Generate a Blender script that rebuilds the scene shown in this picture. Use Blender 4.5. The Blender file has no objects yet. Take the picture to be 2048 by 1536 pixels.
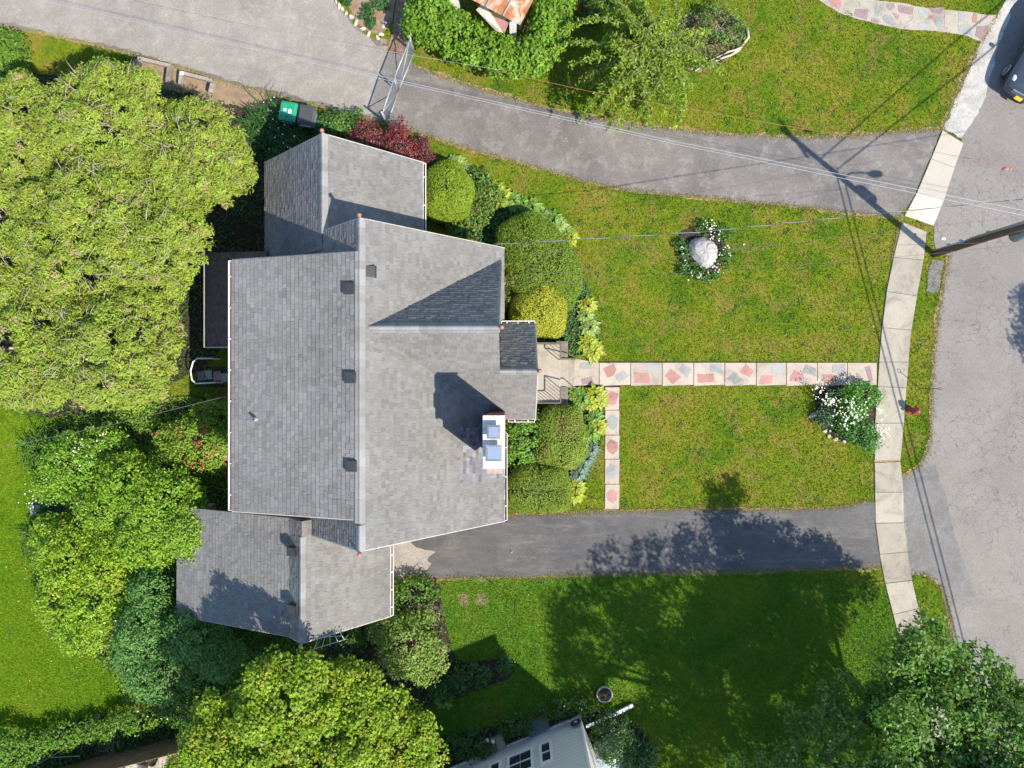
import bpy, math, random
import numpy as np
from mathutils import Vector, Matrix
random.seed(7); rng = np.random.default_rng(7)
SC = bpy.context.scene; COL = SC.collection
# ---------------------------------------------------------------- camera, sky, sun, exposure
H = 30.0; F = 1428.0                      # camera height (m) and focal length in photo pixels (2048 wide)
cam = bpy.data.objects.new('camera', bpy.data.cameras.new('camera')); COL.objects.link(cam)
cam.location = (0, 0, H); cam.rotation_euler = (0, 0, 0)
cam.data.sensor_width = 36; cam.data.lens = F / 2048 * 36; cam.data.clip_end = 2000
SC.camera = cam
SUN_H = Vector((0.772, -0.635, 0)).normalized(); ELEV = math.radians(48.5)
SUN_DIR = Vector((SUN_H.x*math.cos(ELEV), SUN_H.y*math.cos(ELEV), math.sin(ELEV)))
w = bpy.data.worlds.new('World'); SC.world = w; w.use_nodes = True
nt = w.node_tree; bg = nt.nodes['Background']
sky = nt.nodes.new('ShaderNodeTexSky'); sky.sky_type = 'NISHITA'; sky.sun_disc = False
sky.sun_elevation = ELEV; sky.sun_rotation = math.atan2(SUN_H.x, SUN_H.y); sky.air_density = 1.0; sky.dust_density = 0.2; sky.ozone_density = 3.0
nt.links.new(sky.outputs[0], bg.inputs[0]); bg.inputs[1].default_value = 0.15
sd = bpy.data.lights.new('sun', 'SUN'); sd.energy = 4.1; sd.angle = math.radians(0.53); sd.color = (1.0, 0.93, 0.81)
so = bpy.data.objects.new('sun', sd); COL.objects.link(so); so.rotation_euler = SUN_DIR.to_track_quat('Z', 'Y').to_euler()
SC.view_settings.view_transform = 'Standard'; SC.view_settings.look = 'None'
SC.view_settings.exposure = 1.14; SC.view_settings.gamma = 1.0; SC.view_settings.use_curve_mapping = False
SC.render.engine = 'CYCLES'; SC.cycles.max_bounces = 6; SC.cycles.transparent_max_bounces = 6
SC.cycles.use_denoising = True

# ---------------------------------------------------------------- helpers
def W(px, py, z=0.0):
    """point at height z that the survey photograph shows at pixel (px, py)"""
    k = (H - z) / F
    return Vector(((px - 1024) * k, (768 - py) * k, z))
def W2(px, py, z=0.0):
    p = W(px, py, z); return (p.x, p.y)

def nodes_of(name):
    m = bpy.data.materials.new(name); m.use_nodes = True
    return m, m.node_tree, m.node_tree.nodes['Principled BSDF']
def N(nt, t, **kw):
    n = nt.nodes.new(t)
    for k, v in kw.items(): setattr(n, k, v)
    return n
def noise(nt, vec, scale, detail=3, rough=.55, dist=0):
    n = N(nt, 'ShaderNodeTexNoise'); n.inputs['Scale'].default_value = scale
    n.inputs['Detail'].default_value = detail; n.inputs['Roughness'].default_value = rough; n.inputs['Distortion'].default_value = dist
    if vec is not None: nt.links.new(vec, n.inputs['Vector'])
    return n.outputs['Fac']
def ramp(nt, fac, stops, interp='LINEAR'):
    r = N(nt, 'ShaderNodeValToRGB'); cr = r.color_ramp; cr.interpolation = interp
    while len(cr.elements) < len(stops): cr.elements.new(.5)
    for e, (p, c) in zip(cr.elements, stops):
        e.position = p; e.color = (c[0], c[1], c[2], 1) if hasattr(c, '__len__') else (c, c, c, 1)
    nt.links.new(fac, r.inputs[0]); return r.outputs[0]
def mixc(nt, fac, a, b, mode='MIX'):
    m = N(nt, 'ShaderNodeMix', data_type='RGBA', blend_type=mode)
    for s, v in ((m.inputs[0], fac), (m.inputs[6], a), (m.inputs[7], b)):
        if hasattr(v, 'links') or hasattr(v, 'is_linked'): nt.links.new(v, s)
        elif hasattr(v, '__len__'): s.default_value = (v[0], v[1], v[2], 1)
        else: s.default_value = v
    return m.outputs[2]
def bump(nt, bsdf, fac, strength, dist):
    b = N(nt, 'ShaderNodeBump'); b.inputs['Strength'].default_value = strength; b.inputs['Distance'].default_value = dist
    nt.links.new(fac, b.inputs['Height']); nt.links.new(b.outputs[0], bsdf.inputs['Normal'])
def world_pos(nt):
    return N(nt, 'ShaderNodeNewGeometry').outputs['Position']
def tintnode(nt):
    a = N(nt, 'ShaderNodeAttribute'); a.attribute_name = 'tint'; return a.outputs['Color']

def plain(name, col, rough=.6, metal=0, var=.12, scale=8, bmp=0.0, bscale=40, spec=.5):
    m, nt, b = nodes_of(name); pos = world_pos(nt)
    f = noise(nt, pos, scale, 4)
    c = ramp(nt, f, [(.3, [v*(1-var) for v in col]), (.7, [min(1, v*(1+var)) for v in col])])
    nt.links.new(c, b.inputs['Base Color']); b.inputs['Roughness'].default_value = rough; b.inputs['Metallic'].default_value = metal
    b.inputs['Specular IOR Level'].default_value = spec
    if bmp: bump(nt, b, noise(nt, pos, bscale, 3), bmp, .02)
    return m
def leafmat(name, rough=.5, trans=.36, spec=.35):
    m, nt, b = nodes_of(name); t = tintnode(nt)
    nt.links.new(t, b.inputs['Base Color']); b.inputs['Roughness'].default_value = rough; b.inputs['Specular IOR Level'].default_value = spec
    tr = N(nt, 'ShaderNodeBsdfTranslucent'); nt.links.new(mixc(nt, 1.0, t, (1.15, 1.25, .55), 'MULTIPLY'), tr.inputs[0])
    mx = N(nt, 'ShaderNodeMixShader'); mx.inputs[0].default_value = trans
    out = nt.nodes['Material Output']
    nt.links.new(b.outputs[0], mx.inputs[1]); nt.links.new(tr.outputs[0], mx.inputs[2]); nt.links.new(mx.outputs[0], out.inputs[0])
    return m

M = {}
def lawn_mat(name, blades, stops, tan, patch=.52):
    m, nt, b = nodes_of(name); pos = world_pos(nt)
    sx = N(nt, 'ShaderNodeVectorMath', operation='MULTIPLY'); sx.inputs[1].default_value = (1, 1, 0); nt.links.new(pos, sx.inputs[0]); pos = sx.outputs[0]
    f = noise(nt, pos, .42, 7, .66, .5)
    c = ramp(nt, f, stops)
    f2 = noise(nt, pos, .95, 7, .66, .4)
    dry = ramp(nt, f2, [(patch, 0.0), (patch+.11, 1.0)])
    mm = N(nt, 'ShaderNodeMath', operation='MULTIPLY'); mm.inputs[1].default_value = .62; nt.links.new(dry, mm.inputs[0])
    c = mixc(nt, mm.outputs[0], c, tan)
    g = ramp(nt, noise(nt, pos, 6, 5, .75), [(.36, .8), (.64, 1.17)]); c = mixc(nt, 1.0, c, g, 'MULTIPLY')
    if blades:
        c = mixc(nt, 1.0, c, tintnode(nt), 'MULTIPLY')
        tr = N(nt, 'ShaderNodeBsdfTranslucent'); nt.links.new(c, tr.inputs[0])
        mx = N(nt, 'ShaderNodeMixShader'); mx.inputs[0].default_value = .25
        nt.links.new(b.outputs[0], mx.inputs[1]); nt.links.new(tr.outputs[0], mx.inputs[2]); nt.links.new(mx.outputs[0], nt.nodes['Material Output'].inputs[0])
    else:
        g2 = ramp(nt, noise(nt, pos, 45, 2, .7), [(.3, .6), (.7, 1.2)]); c = mixc(nt, 1.0, c, g2, 'MULTIPLY')
        bump(nt, b, noise(nt, pos, 40, 3), .8, .05)
    nt.links.new(c, b.inputs['Base Color']); b.inputs['Roughness'].default_value = .85; b.inputs['Specular IOR Level'].default_value = .15
    return m
FRONT = [(.36, (.066, .135, .005)), (.46, (.108, .168, .006)), (.55, (.148, .18, .009)), (.65, (.198, .184, .02))]
SIDE = [(.34, (.068, .172, .012)), (.5, (.105, .21, .014)), (.68, (.15, .22, .018))]
BACK = [(.28, (.09, .19, .007)), (.5, (.135, .24, .008)), (.75, (.185, .255, .013))]
M['lawn'] = lawn_mat('lawn_soil', False, FRONT, (.215, .168, .036), .505)
M['blade'] = lawn_mat('grass_blade', True, FRONT, (.22, .172, .038), .505)
M['lawn_side'] = lawn_mat('lawn_side_soil', False, SIDE, (.17, .165, .045), .58); M['blade_side'] = lawn_mat('grass_blade_side', True, SIDE, (.17, .17, .045), .58)
M['lawn_back'] = lawn_mat('lawn_back_soil', False, BACK, (.13, .15, .03), .6)
M['blade_back'] = lawn_mat('grass_blade_back', True, BACK, (.13, .16, .03), .6)

def asphalt(name, dark, light, tan, cracks=0, scale=.5, coarse=.5, smooth=.75, stretch=None):
    m, nt, b = nodes_of(name); pos = world_pos(nt); pst = pos
    if stretch:
        vm = N(nt, 'ShaderNodeVectorMath', operation='MULTIPLY'); vm.inputs[1].default_value = stretch; nt.links.new(pos, vm.inputs[0]); pst = vm.outputs[0]
    c = ramp(nt, noise(nt, pos, scale, 9, .72, .6), [(.38, dark), (.62, light)])
    st = ramp(nt, noise(nt, pst, scale*4.5, 10, .82, .15), [(.5, 0.0), (.66, 1.0)])
    mm = N(nt, 'ShaderNodeMath', operation='MULTIPLY'); mm.inputs[1].default_value = coarse; nt.links.new(st, mm.inputs[0])
    c = mixc(nt, mm.outputs[0], c, tan)
    g = ramp(nt, noise(nt, pos, 22, 5, .85), [(.36, .74), (.64, 1.26)]); c = mixc(nt, 1.0, c, g, 'MULTIPLY')
    if cracks:
        dn = N(nt, 'ShaderNodeVectorMath', operation='MULTIPLY_ADD')
        nn = N(nt, 'ShaderNodeTexNoise'); nn.inputs['Scale'].default_value = 1.6; nn.inputs['Detail'].default_value = 4; nt.links.new(pos, nn.inputs['Vector'])
        nt.links.new(nn.outputs['Color'], dn.inputs[0]); dn.inputs[1].default_value = (.9, .9, .9); nt.links.new(pos, dn.inputs[2])
        v = N(nt, 'ShaderNodeTexVoronoi', feature='DISTANCE_TO_EDGE'); v.inputs['Scale'].default_value = cracks; nt.links.new(dn.outputs[0], v.inputs['Vector'])
        k = ramp(nt, v.outputs[0], [(0.0, 1.0), (.022, 0.0)])
        area = ramp(nt, noise(nt, pos, .33, 3, .6), [(.43, 0.0), (.52, 1.0)])
        kk = N(nt, 'ShaderNodeMath', operation='MULTIPLY'); nt.links.new(k, kk.inputs[0]); nt.links.new(area, kk.inputs[1])
        k2 = N(nt, 'ShaderNodeMath', operation='MULTIPLY'); nt.links.new(kk.outputs[0], k2.inputs[0]); k2.inputs[1].default_value = .8
        c = mixc(nt, k2.outputs[0], c, (.055, .05, .045))
    nt.links.new(c, b.inputs['Base Color']); b.inputs['Roughness'].default_value = smooth; b.inputs['Specular IOR Level'].default_value = .3
    bump(nt, b, noise(nt, pos, 60, 2), .35, .02)
    return m
M['road'] = asphalt('road_asphalt', (.156, .139, .124), (.19, .17, .152), (.212, .189, .166), 1.9, .35, .3)
M['lane'] = asphalt('lane_asphalt', (.105, .094, .087), (.155, .137, .12), (.27, .238, .2), 0, .3, .6)
M['lane_old'] = asphalt('worn_lane_asphalt', (.185, .165, .142), (.25, .222, .188), (.33, .3, .26), 0, .32, .55)
M['drive'] = asphalt('driveway_asphalt', (.058, .056, .057), (.092, .087, .083), (.165, .145, .12), 0, .5, .6, .75, (.22, 1.3, 1))
M['patch'] = asphalt('patch_asphalt', (.108, .1, .093), (.155, .144, .134), (.2, .185, .168), 0, .9, .4)
M['apron'] = asphalt('crushed_apron', (.26, .242, .215), (.38, .36, .325), (.43, .41, .375), 0, 1.2, .5)
def concrete(name, col, var=.16):
    m, nt, b = nodes_of(name); pos = world_pos(nt)
    oi = N(nt, 'ShaderNodeObjectInfo').outputs['Random']
    c = ramp(nt, noise(nt, pos, 1.1, 9, .75, .5), [(.36, [v*(1-var*1.5) for v in col]), (.5, col), (.64, [v*(1+var*.5) for v in col])])
    c = mixc(nt, 1.0, c, ramp(nt, oi, [(0, .86), (1, 1.08)]), 'MULTIPLY')
    c = mixc(nt, 1.0, c, ramp(nt, noise(nt, pos, 20, 4, .85), [(.36, .84), (.64, 1.12)]), 'MULTIPLY')
    nt.links.new(c, b.inputs['Base Color']); b.inputs['Roughness'].default_value = .85; b.inputs['Specular IOR Level'].default_value = .25
    bump(nt, b, noise(nt, pos, 50, 3), .3, .01)
    return m
M['conc'] = concrete('sidewalk_concrete', (.3, .265, .208), .2)
M['conc_new'] = concrete('new_concrete', (.42, .375, .305), .06)
M['walk'] = concrete('walkway_concrete', (.36, .3, .24), .18)
M['stone_red'] = concrete('red_flagstone', (.34, .175, .15), .2)
M['stone_grey'] = concrete('blue_grey_flagstone', (.27, .27, .25), .2)
M['stone_purple'] = concrete('purple_flagstone', (.24, .17, .165), .25)
M['stone_tan'] = concrete('tan_flagstone', (.37, .31, .25), .2)
M['boulder'] = concrete('boulder_stone', (.37, .345, .32), .22)
M['whiterock'] = plain('white_painted_rock', (.42, .38, .31), .8, var=.2, scale=12)
M['soil'] = plain('garden_soil', (.045, .034, .024), .95, var=.45, scale=6, bmp=1, bscale=18, spec=.1)
M['soil_light'] = plain('bare_soil', (.22, .155, .1), .95, var=.25, scale=3, bmp=.8, bscale=14, spec=.1)
M['dry'] = plain('dry_thatch', (.27, .2, .095), .95, var=.3, scale=9, bmp=.8, bscale=30, spec=.1)
M['leaf'] = leafmat('leaf'); M['needle'] = leafmat('needle_spray', .6, .3, .25); M['petal'] = leafmat('petal', .6, .2, .2)
M['cheek'] = plain('stained_concrete', (.15, .125, .1), .9, var=.3, scale=6, bmp=.4)
M['bark'] = plain('bark', (.17, .135, .1), .9, var=.3, scale=14, bmp=.8)
M['bark_pale'] = plain('pale_twig_bark', (.3, .255, .2), .9, var=.25, scale=14)
M['core'] = plain('shade_coloured_core', (.055, .075, .012), .95, var=.4, scale=9)
M['white'] = plain('white_paint', (.72, .71, .68), .45, var=.05, scale=3)
M['galv'] = plain('galvanised_steel', (.33, .345, .36), .5, .4, var=.08)
M['black'] = plain('black_metal', (.035, .034, .034), .5, .2, var=.2)
M['rail'] = plain('brown_iron_rail', (.12, .095, .075), .55, .1, var=.2)
M['stucco'] = plain('stucco_wall', (.42, .38, .31), .9, var=.08, scale=3, bmp=.3)
M['finial'] = plain('terracotta_pink', (.3, .125, .105), .7, var=.15)
M['roofdeck'] = plain('roof_deck', (.1, .095, .09), .9, var=.15)
M['debris'] = plain('gutter_debris', (.13, .07, .035), .95, var=.4, scale=14)
M['trim'] = plain('weathered_trim', (.4, .37, .32), .7, var=.1)
M['wood'] = plain('weathered_wood', (.25, .215, .175), .85, var=.25, scale=10)

class MB:
    """collects faces into one mesh object"""
    def __init__(s): s.v, s.f, s.t = [], [], []
    def face(s, pts, tint=None):
        i = len(s.v); s.v += [tuple(p) for p in pts]; s.f.append(tuple(range(i, i+len(pts)))); s.t.append(tint)
    def box(s, c, d, rot=None, tint=None):
        cx, cy, cz = c; a, b, h = d[0]/2, d[1]/2, d[2]/2
        P = [Vector((x, y, z)) for z in (-h, h) for x, y in ((-a, -b), (a, -b), (a, b), (-a, b))]
        if rot is not None: P = [rot @ p for p in P]
        P = [(p.x+cx, p.y+cy, p.z+cz) for p in P]; i = len(s.v); s.v += P
        for q in ((3, 2, 1, 0), (4, 5, 6, 7), (0, 1, 5, 4), (1, 2, 6, 5), (2, 3, 7, 6), (3, 0, 4, 7)):
            s.f.append(tuple(i+k for k in q)); s.t.append(tint)
    def beam(s, a, b, wd, ht, tint=None, up=(0, 0, 1)):
        a, b = Vector(a), Vector(b); x = (b-a); L = x.length; x.normalize(); u = Vector(up)
        if abs(x.dot(u)) > .98: u = Vector((0, 1, 0))
        y = u.cross(x).normalized(); z = x.cross(y)
        s.box((a+b)/2, (L, wd, ht), Matrix((x, y, z)).transposed(), tint)
    def prism(s, poly, z0, z1, tint=None):
        n = len(poly); i = len(s.v)
        ar = sum(poly[k][0]*poly[(k+1) % n][1]-poly[(k+1) % n][0]*poly[k][1] for k in range(n))
        if ar < 0: poly = poly[::-1]
        s.v += [(x, y, z0) for x, y in poly] + [(x, y, z1) for x, y in poly]
        s.f.append(tuple(range(i+n, i+2*n))); s.t.append(tint); s.f.append(tuple(range(i+n-1, i-1, -1))); s.t.append(tint)
        for k in range(n): s.f.append((i+k, i+(k+1) % n, i+n+(k+1) % n, i+n+k)); s.t.append(tint)
    def tube(s, pts, rad, n=6, tint=None, caps=True):
        pts = [Vector(p) for p in pts]; i0 = len(s.v)
        if not hasattr(rad, '__len__'): rad = [rad]*len(pts)
        for k, p in enumerate(pts):
            d = (pts[min(k+1, len(pts)-1)]-pts[max(k-1, 0)]).normalized()
            u = Vector((0, 0, 1)) if abs(d.z) < .95 else Vector((0, 1, 0))
            a = d.cross(u).normalized(); b = d.cross(a)
            for j in range(n):
                t = 2*math.pi*j/n; q = p+(a*math.cos(t)+b*math.sin(t))*rad[k]; s.v.append((q.x, q.y, q.z))
        for k in range(len(pts)-1):
            for j in range(n):
                s.f.append((i0+k*n+j, i0+(k+1)*n+j, i0+(k+1)*n+(j+1) % n, i0+k*n+(j+1) % n)); s.t.append(tint)
        if caps:
            s.f.append(tuple(range(i0, i0+n))); s.t.append(tint)
            e = i0+(len(pts)-1)*n; s.f.append(tuple(range(e+n-1, e-1, -1))); s.t.append(tint)
    def lathe(s, c, prof, n=16, tint=None):
        i0 = len(s.v)
        for r, z in prof:
            for j in range(n): t = 2*math.pi*j/n; s.v.append((c[0]+r*math.cos(t), c[1]+r*math.sin(t), c[2]+z))
        for k in range(len(prof)-1):
            for j in range(n): s.f.append((i0+k*n+j, i0+k*n+(j+1) % n, i0+(k+1)*n+(j+1) % n, i0+(k+1)*n+j)); s.t.append(tint)
        s.f.append(tuple(range(i0+n-1, i0-1, -1))); s.t.append(tint)
        e = i0+(len(prof)-1)*n; s.f.append(tuple(range(e, e+n))); s.t.append(tint)
    def mesh(s, name, mat, smooth=False):
        me = bpy.data.meshes.new(name); me.from_pydata(s.v, [], s.f)
        if any(t is not None for t in s.t):
            at = me.attributes.new('tint', 'FLOAT_COLOR', 'FACE')
            at.data.foreach_set('color', np.array([(*(t or (1, 1, 1)), 1) for t in s.t], dtype=np.float32).ravel())
        if mat is not None: me.materials.append(M[mat] if isinstance(mat, str) else mat)
        if smooth: me.polygons.foreach_set('use_smooth', [True]*len(me.polygons))
        return me
    def build(s, name, mat, parent=None, smooth=False, bevel=0):
        return link(name, s.mesh(name, mat, smooth), parent, bevel)
def link(name, data, parent=None, bevel=0):
    o = bpy.data.objects.new(name, data); COL.objects.link(o)
    if parent is not None: o.parent = parent
    if bevel:
        b = o.modifiers.new('bevel', 'BEVEL'); b.width = bevel; b.segments = 2; b.limit_method = 'ANGLE'
    return o
def empty(name, label, cat, loc=(0, 0, 0), group=None, rz=0):
    o = link(name, None); o.location = loc; o.rotation_euler = (0, 0, rz); return tag(o, label, cat, group)
def tag(o, label, cat, group=None, kind=None):
    o['label'] = label
    if cat: o['category'] = cat
    if group: o['group'] = group
    if kind: o['kind'] = kind
    return o
def root0(o):
    """parts are modelled in world metres; place them under an empty that stands at the thing's base"""
    return o
def local(parent, o):
    if o.parent is not parent: return o          # a sub-part: its part already sits in world metres
    o.matrix_parent_inverse = Matrix.Translation(parent.location).inverted() if parent.rotation_euler.z == 0 else (Matrix.Translation(parent.location) @ Matrix.Rotation(parent.rotation_euler.z, 4, 'Z')).inverted()
    return o
def part(mb, name, mat, parent, smooth=False, bevel=0):
    return local(parent, mb.build(name, mat, parent, smooth, bevel))
def struct(mb, name, mat, label=None):
    o = mb.build(name, mat); o['kind'] = 'structure'
    if label: o['label'] = label
    return o

# outlines
def chaikin(p, it=2, closed=True):
    for _ in range(it):
        q = []; n = len(p)
        for i in range(n if closed else n-1):
            a, b = p[i], p[(i+1) % n]
            q += [(a[0]*.75+b[0]*.25, a[1]*.75+b[1]*.25), (a[0]*.25+b[0]*.75, a[1]*.25+b[1]*.75)]
        if not closed: q = [p[0]]+q+[p[-1]]
        p = q
    return p
def resample(p, step, closed=True):
    out = []; n = len(p)
    for i in range(n if closed else n-1):
        a, b = p[i], p[(i+1) % n]; L = math.hypot(b[0]-a[0], b[1]-a[1]); k = max(1, int(L/step))
        out += [(a[0]+(b[0]-a[0])*t/k, a[1]+(b[1]-a[1])*t/k) for t in range(k)]
    if not closed: out.append(p[-1])
    return out
def ragged(p, step=.18, amp=.035):
    p = resample(p, step); n = len(p); out = []; w = 0
    for i, (x, y) in enumerate(p):
        a, b = p[i-1], p[(i+1) % n]; dx, dy = b[0]-a[0], b[1]-a[1]; L = math.hypot(dx, dy) or 1
        w = w*.6+random.gauss(0, amp); out.append((x-dy/L*w, y+dx/L*w))
    return out
def pxpoly(pts): return [W2(*p) for p in pts]
def inside(poly, X, Y):
    r = np.zeros(X.shape, bool); n = len(poly); px = np.array([p[0] for p in poly]); py = np.array([p[1] for p in poly])
    bb = (X > px.min()) & (X < px.max()) & (Y > py.min()) & (Y < py.max()); xs, ys = X[bb], Y[bb]; q = np.zeros(xs.shape, bool)
    for i in range(n):
        j = i-1; c = (py[i] > ys) != (py[j] > ys)
        with np.errstate(divide='ignore', invalid='ignore'):
            q ^= c & (xs < (px[j]-px[i])*(ys-py[i])/(py[j]-py[i])+px[i])
    r[bb] = q; return r
def sheet(name, poly, z, mat, parent=None, kind='structure', label=None):
    me = bpy.data.meshes.new(name); n = len(poly)
    ar = sum(poly[k][0]*poly[(k+1) % n][1]-poly[(k+1) % n][0]*poly[k][1] for k in range(n))
    if ar < 0: poly = poly[::-1]
    me.from_pydata([(x, y, z) for x, y in poly], [], [tuple(range(n))]); me.materials.append(M[mat])
    o = link(name, me, parent)
    if kind: o['kind'] = kind
    if label: o['label'] = label
    return o
def quads_mesh(name, V, tint, mat, tri=False):
    """V: (n,k,3) corners, tint: (n,3)"""
    n, k = V.shape[:2]; me = bpy.data.meshes.new(name)
    me.vertices.add(n*k); me.vertices.foreach_set('co', V.reshape(-1).astype(np.float32))
    me.loops.add(n*k); me.loops.foreach_set('vertex_index', np.arange(n*k, dtype=np.int32))
    me.polygons.add(n); me.polygons.foreach_set('loop_start', np.arange(0, n*k, k, dtype=np.int32))
    me.update(calc_edges=True)
    at = me.attributes.new('tint', 'FLOAT_COLOR', 'FACE')
    at.data.foreach_set('color', np.hstack([tint, np.ones((n, 1))]).astype(np.float32).ravel())
    me.materials.append(M[mat]); return me
def unit(a): return a/np.maximum(np.linalg.norm(a, axis=1, keepdims=True), 1e-9)
def leaf_quads(P, Nn, L, Wd, fold=.2):
    n = len(P); r = rng.normal(size=(n, 3)); T = unit(np.cross(Nn, r)); B = np.cross(Nn, T)
    L = np.broadcast_to(L, (n,))[:, None]; Wd = np.broadcast_to(Wd, (n,))[:, None]
    return np.stack([P-T*L*.5, P+B*Wd*.5+Nn*Wd*fold, P+T*L*.5, P-B*Wd*.5+Nn*Wd*fold], 1)
def clumps(lobes, per_m2, rc, k, up=-.35, inner=.7, rmin=.78, flat=.75):
    C, D = [], []
    for i, (c, r) in enumerate(lobes):
        c = np.array(c, float); r = np.array(r, float) if hasattr(r, '__len__') else np.array([r, r, r], float)
        area = 4*math.pi*((r[0]*r[1])**1.6/3+(r[0]*r[2])**1.6/3+(r[1]*r[2])**1.6/3)**(1/1.6)
        n = max(6, int(area*per_m2)); d = unit(rng.normal(size=(n*2, 3))); d = d[d[:, 2] > up][:n]
        q = c+d*r*(rmin+(1.06-rmin)*rng.random((len(d), 1))**.7)
        keep = np.ones(len(q), bool)
        for j, (c2, r2) in enumerate(lobes):
            if j != i:
                r2 = np.array(r2, float) if hasattr(r2, '__len__') else np.array([r2]*3, float)
                keep &= (((q-np.array(c2))/r2)**2).sum(1) > inner**2
        keep &= q[:, 2] > .1
        C.append(q[keep]); D.append(d[keep])
    return np.vstack(C), np.vstack(D)
def foliage(name, lobes, parent, tint, per_m2=9, rc=.32, k=26, L=.14, Wd=.08, up=-.35, mat='leaf', accent=None, acc=.0, hue=.14, val=.3, rmin=.72, flat=.7, inner=.7, nup=.55, nrand=.55):
    C, D = clumps(lobes, per_m2, rc, k, up, inner, rmin)
    m = len(C); n = m*k; ci = np.repeat(np.arange(m), k)
    o = unit(rng.normal(size=(n, 3))); rad = rng.random((n, 1))**.4; rcs = rc*(.6+.8*rng.random((m, 1)))
    P = C[ci]+o*rad*rcs[ci]*np.array([1, 1, flat]); P[:, 2] = np.maximum(P[:, 2], .03)
    Nn = unit(D[ci]*.45+o*.45+np.array([0, 0, nup])+rng.normal(size=(n, 3))*nrand)
    base = np.array(tint)[None]*(1+val*(rng.random((m, 1))-.5))[ci]*(1+val*(rng.random((n, 1))-.5))
    base = base*(1+hue*(rng.random((m, 3))-.5))[ci]*(1+hue*.6*(rng.random((n, 3))-.5))
    if accent is not None:
        cw = (rng.random(m) < acc)[ci] & (rng.random(n) < .75); base[cw] = np.array(accent)*(1+.3*(rng.random((cw.sum(), 1))-.5))
    me = quads_mesh(name, leaf_quads(P, Nn, L*(.65+.7*rng.random(n)), Wd*(.7+.6*rng.random(n))), np.clip(base, 0, 1), mat)
    ob = local(parent, link(name, me, parent)); return ob, C
def limbs(name, base, top, C, parent, r0=.14, n=14, mat='bark', sag=.1):
    mb = MB(); base = Vector(base); top = Vector(top); h = top.z-base.z
    tr = MB(); tr.tube([base-Vector((0, 0, .1)), base+(top-base)*.3, base+(top-base)*.65+Vector((.08, .05, 0)), top], [r0*1.25, r0, r0*.75, r0*.3], 9)
    part(tr, 'trunk', mat, parent, True)
    idx = rng.choice(len(C), min(n, len(C)), replace=False)
    for i in idx:
        e = Vector(C[i]); t = min(.95, max(.25, (e.z-base.z)/h*.75)) if h > 0 else .5; s = base+(top-base)*t
        mid = s.lerp(e, .5)+Vector((random.gauss(0, .12), random.gauss(0, .12), sag*(e-s).length)); r = r0*.42
        mb.tube([s, s.lerp(mid, .55), mid, e], [r, r*.75, r*.5, r*.12], 5)
    part(mb, name, mat, parent, True)
# ================================================================ SETTING: ground, lane, road, walks
g = MB(); g.face([(-160, -160, 0), (160, -160, 0), (160, 160, 0), (-160, 160, 0)]); struct(g, 'ground', 'lawn', 'mown front lawn, olive green with dry tan patches')
back_poly = ragged(chaikin(pxpoly([(-700, 780), (60, 800), (140, 880), (60, 1010), (70, 1150), (90, 1290), (240, 1330), (250, 1420), (120, 1450), (40, 1480), (-100, 1500), (-700, 1600)])), .3, .04)
sheet('back_lawn', back_poly, .005, 'lawn_back', label='lush bright green back lawn beside the flower garden')

side_poly = ragged(chaikin(pxpoly([(770, 1150), (1765, 1130), (1800, 1300), (1900, 1700), (600, 1700), (640, 1290)]), 1), .3, .03)
sheet('side_lawn', side_poly, .004, 'lawn_side', label='greener shaded side lawn below the driveway')
LANE = [(-500, -600), (-500, -60), (-150, 25), (0, 52), (100, 70), (200, 92), (300, 118), (380, 142), (440, 162), (520, 182), (600, 203), (650, 217), (700, 226), (760, 245), (810, 258), (860, 273), (940, 300), (1020, 321), (1100, 342), (1200, 371), (1300, 386), (1400, 394), (1500, 404), (1600, 413), (1700, 426), (1760, 432), (1806, 436),
        (1846, 350), (1884, 259), (1868, 259), (1780, 266), (1700, 272), (1620, 275), (1540, 273), (1450, 269), (1350, 260), (1270, 250), (1190, 236), (1110, 222), (1080, 213), (1000, 190), (920, 164), (870, 150), (824, 130), (812, 96), (775, 92), (745, 78), (700, 40), (660, -20), (640, -120), (600, -600)]
lane_poly = chaikin(pxpoly(LANE), 1)
lane_r = ragged(lane_poly, .16, .028)
sheet('lane', lane_r, .022, 'lane', label='long curving grey asphalt lane past the wire gate')
worn = ragged(chaikin(pxpoly([(-480, -580), (-480, -60), (-150, 20), (0, 46), (200, 86), (380, 136), (520, 176), (650, 211), (740, 236), (790, 200), (822, 128), (810, 100), (775, 96), (742, 82), (697, 44), (655, -20), (630, -580)])), .2, .05)
sheet('worn_lane', worn, .026, 'lane_old', label='older pale brown stretch of the lane behind the gate')
DRIVE = [(740, 1060), (1008, 1031), (1050, 1029), (1120, 1028), (1200, 1023), (1400, 1018), (1600, 1018), (1680, 1015), (1735, 1003), (1752, 1002), (1755, 1050), (1760, 1135), (1700, 1136), (1600, 1138), (1400, 1145), (1200, 1150), (1000, 1155), (900, 1156), (800, 1159), (740, 1162)]
drive_r = ragged(pxpoly(DRIVE), .16, .02)
sheet('driveway', drive_r, .022, 'drive', label='dark asphalt driveway in front of the garage wing')
tongue = ragged(chaikin(pxpoly([(740, 1080), (800, 1078), (840, 1092), (872, 1100), (850, 1118), (862, 1135), (830, 1152), (800, 1157), (740, 1160)])), .12, .05)
sheet('driveway_apron', tongue, .026, 'lane_old', label='sandy worn end of the driveway against the garage')
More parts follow.
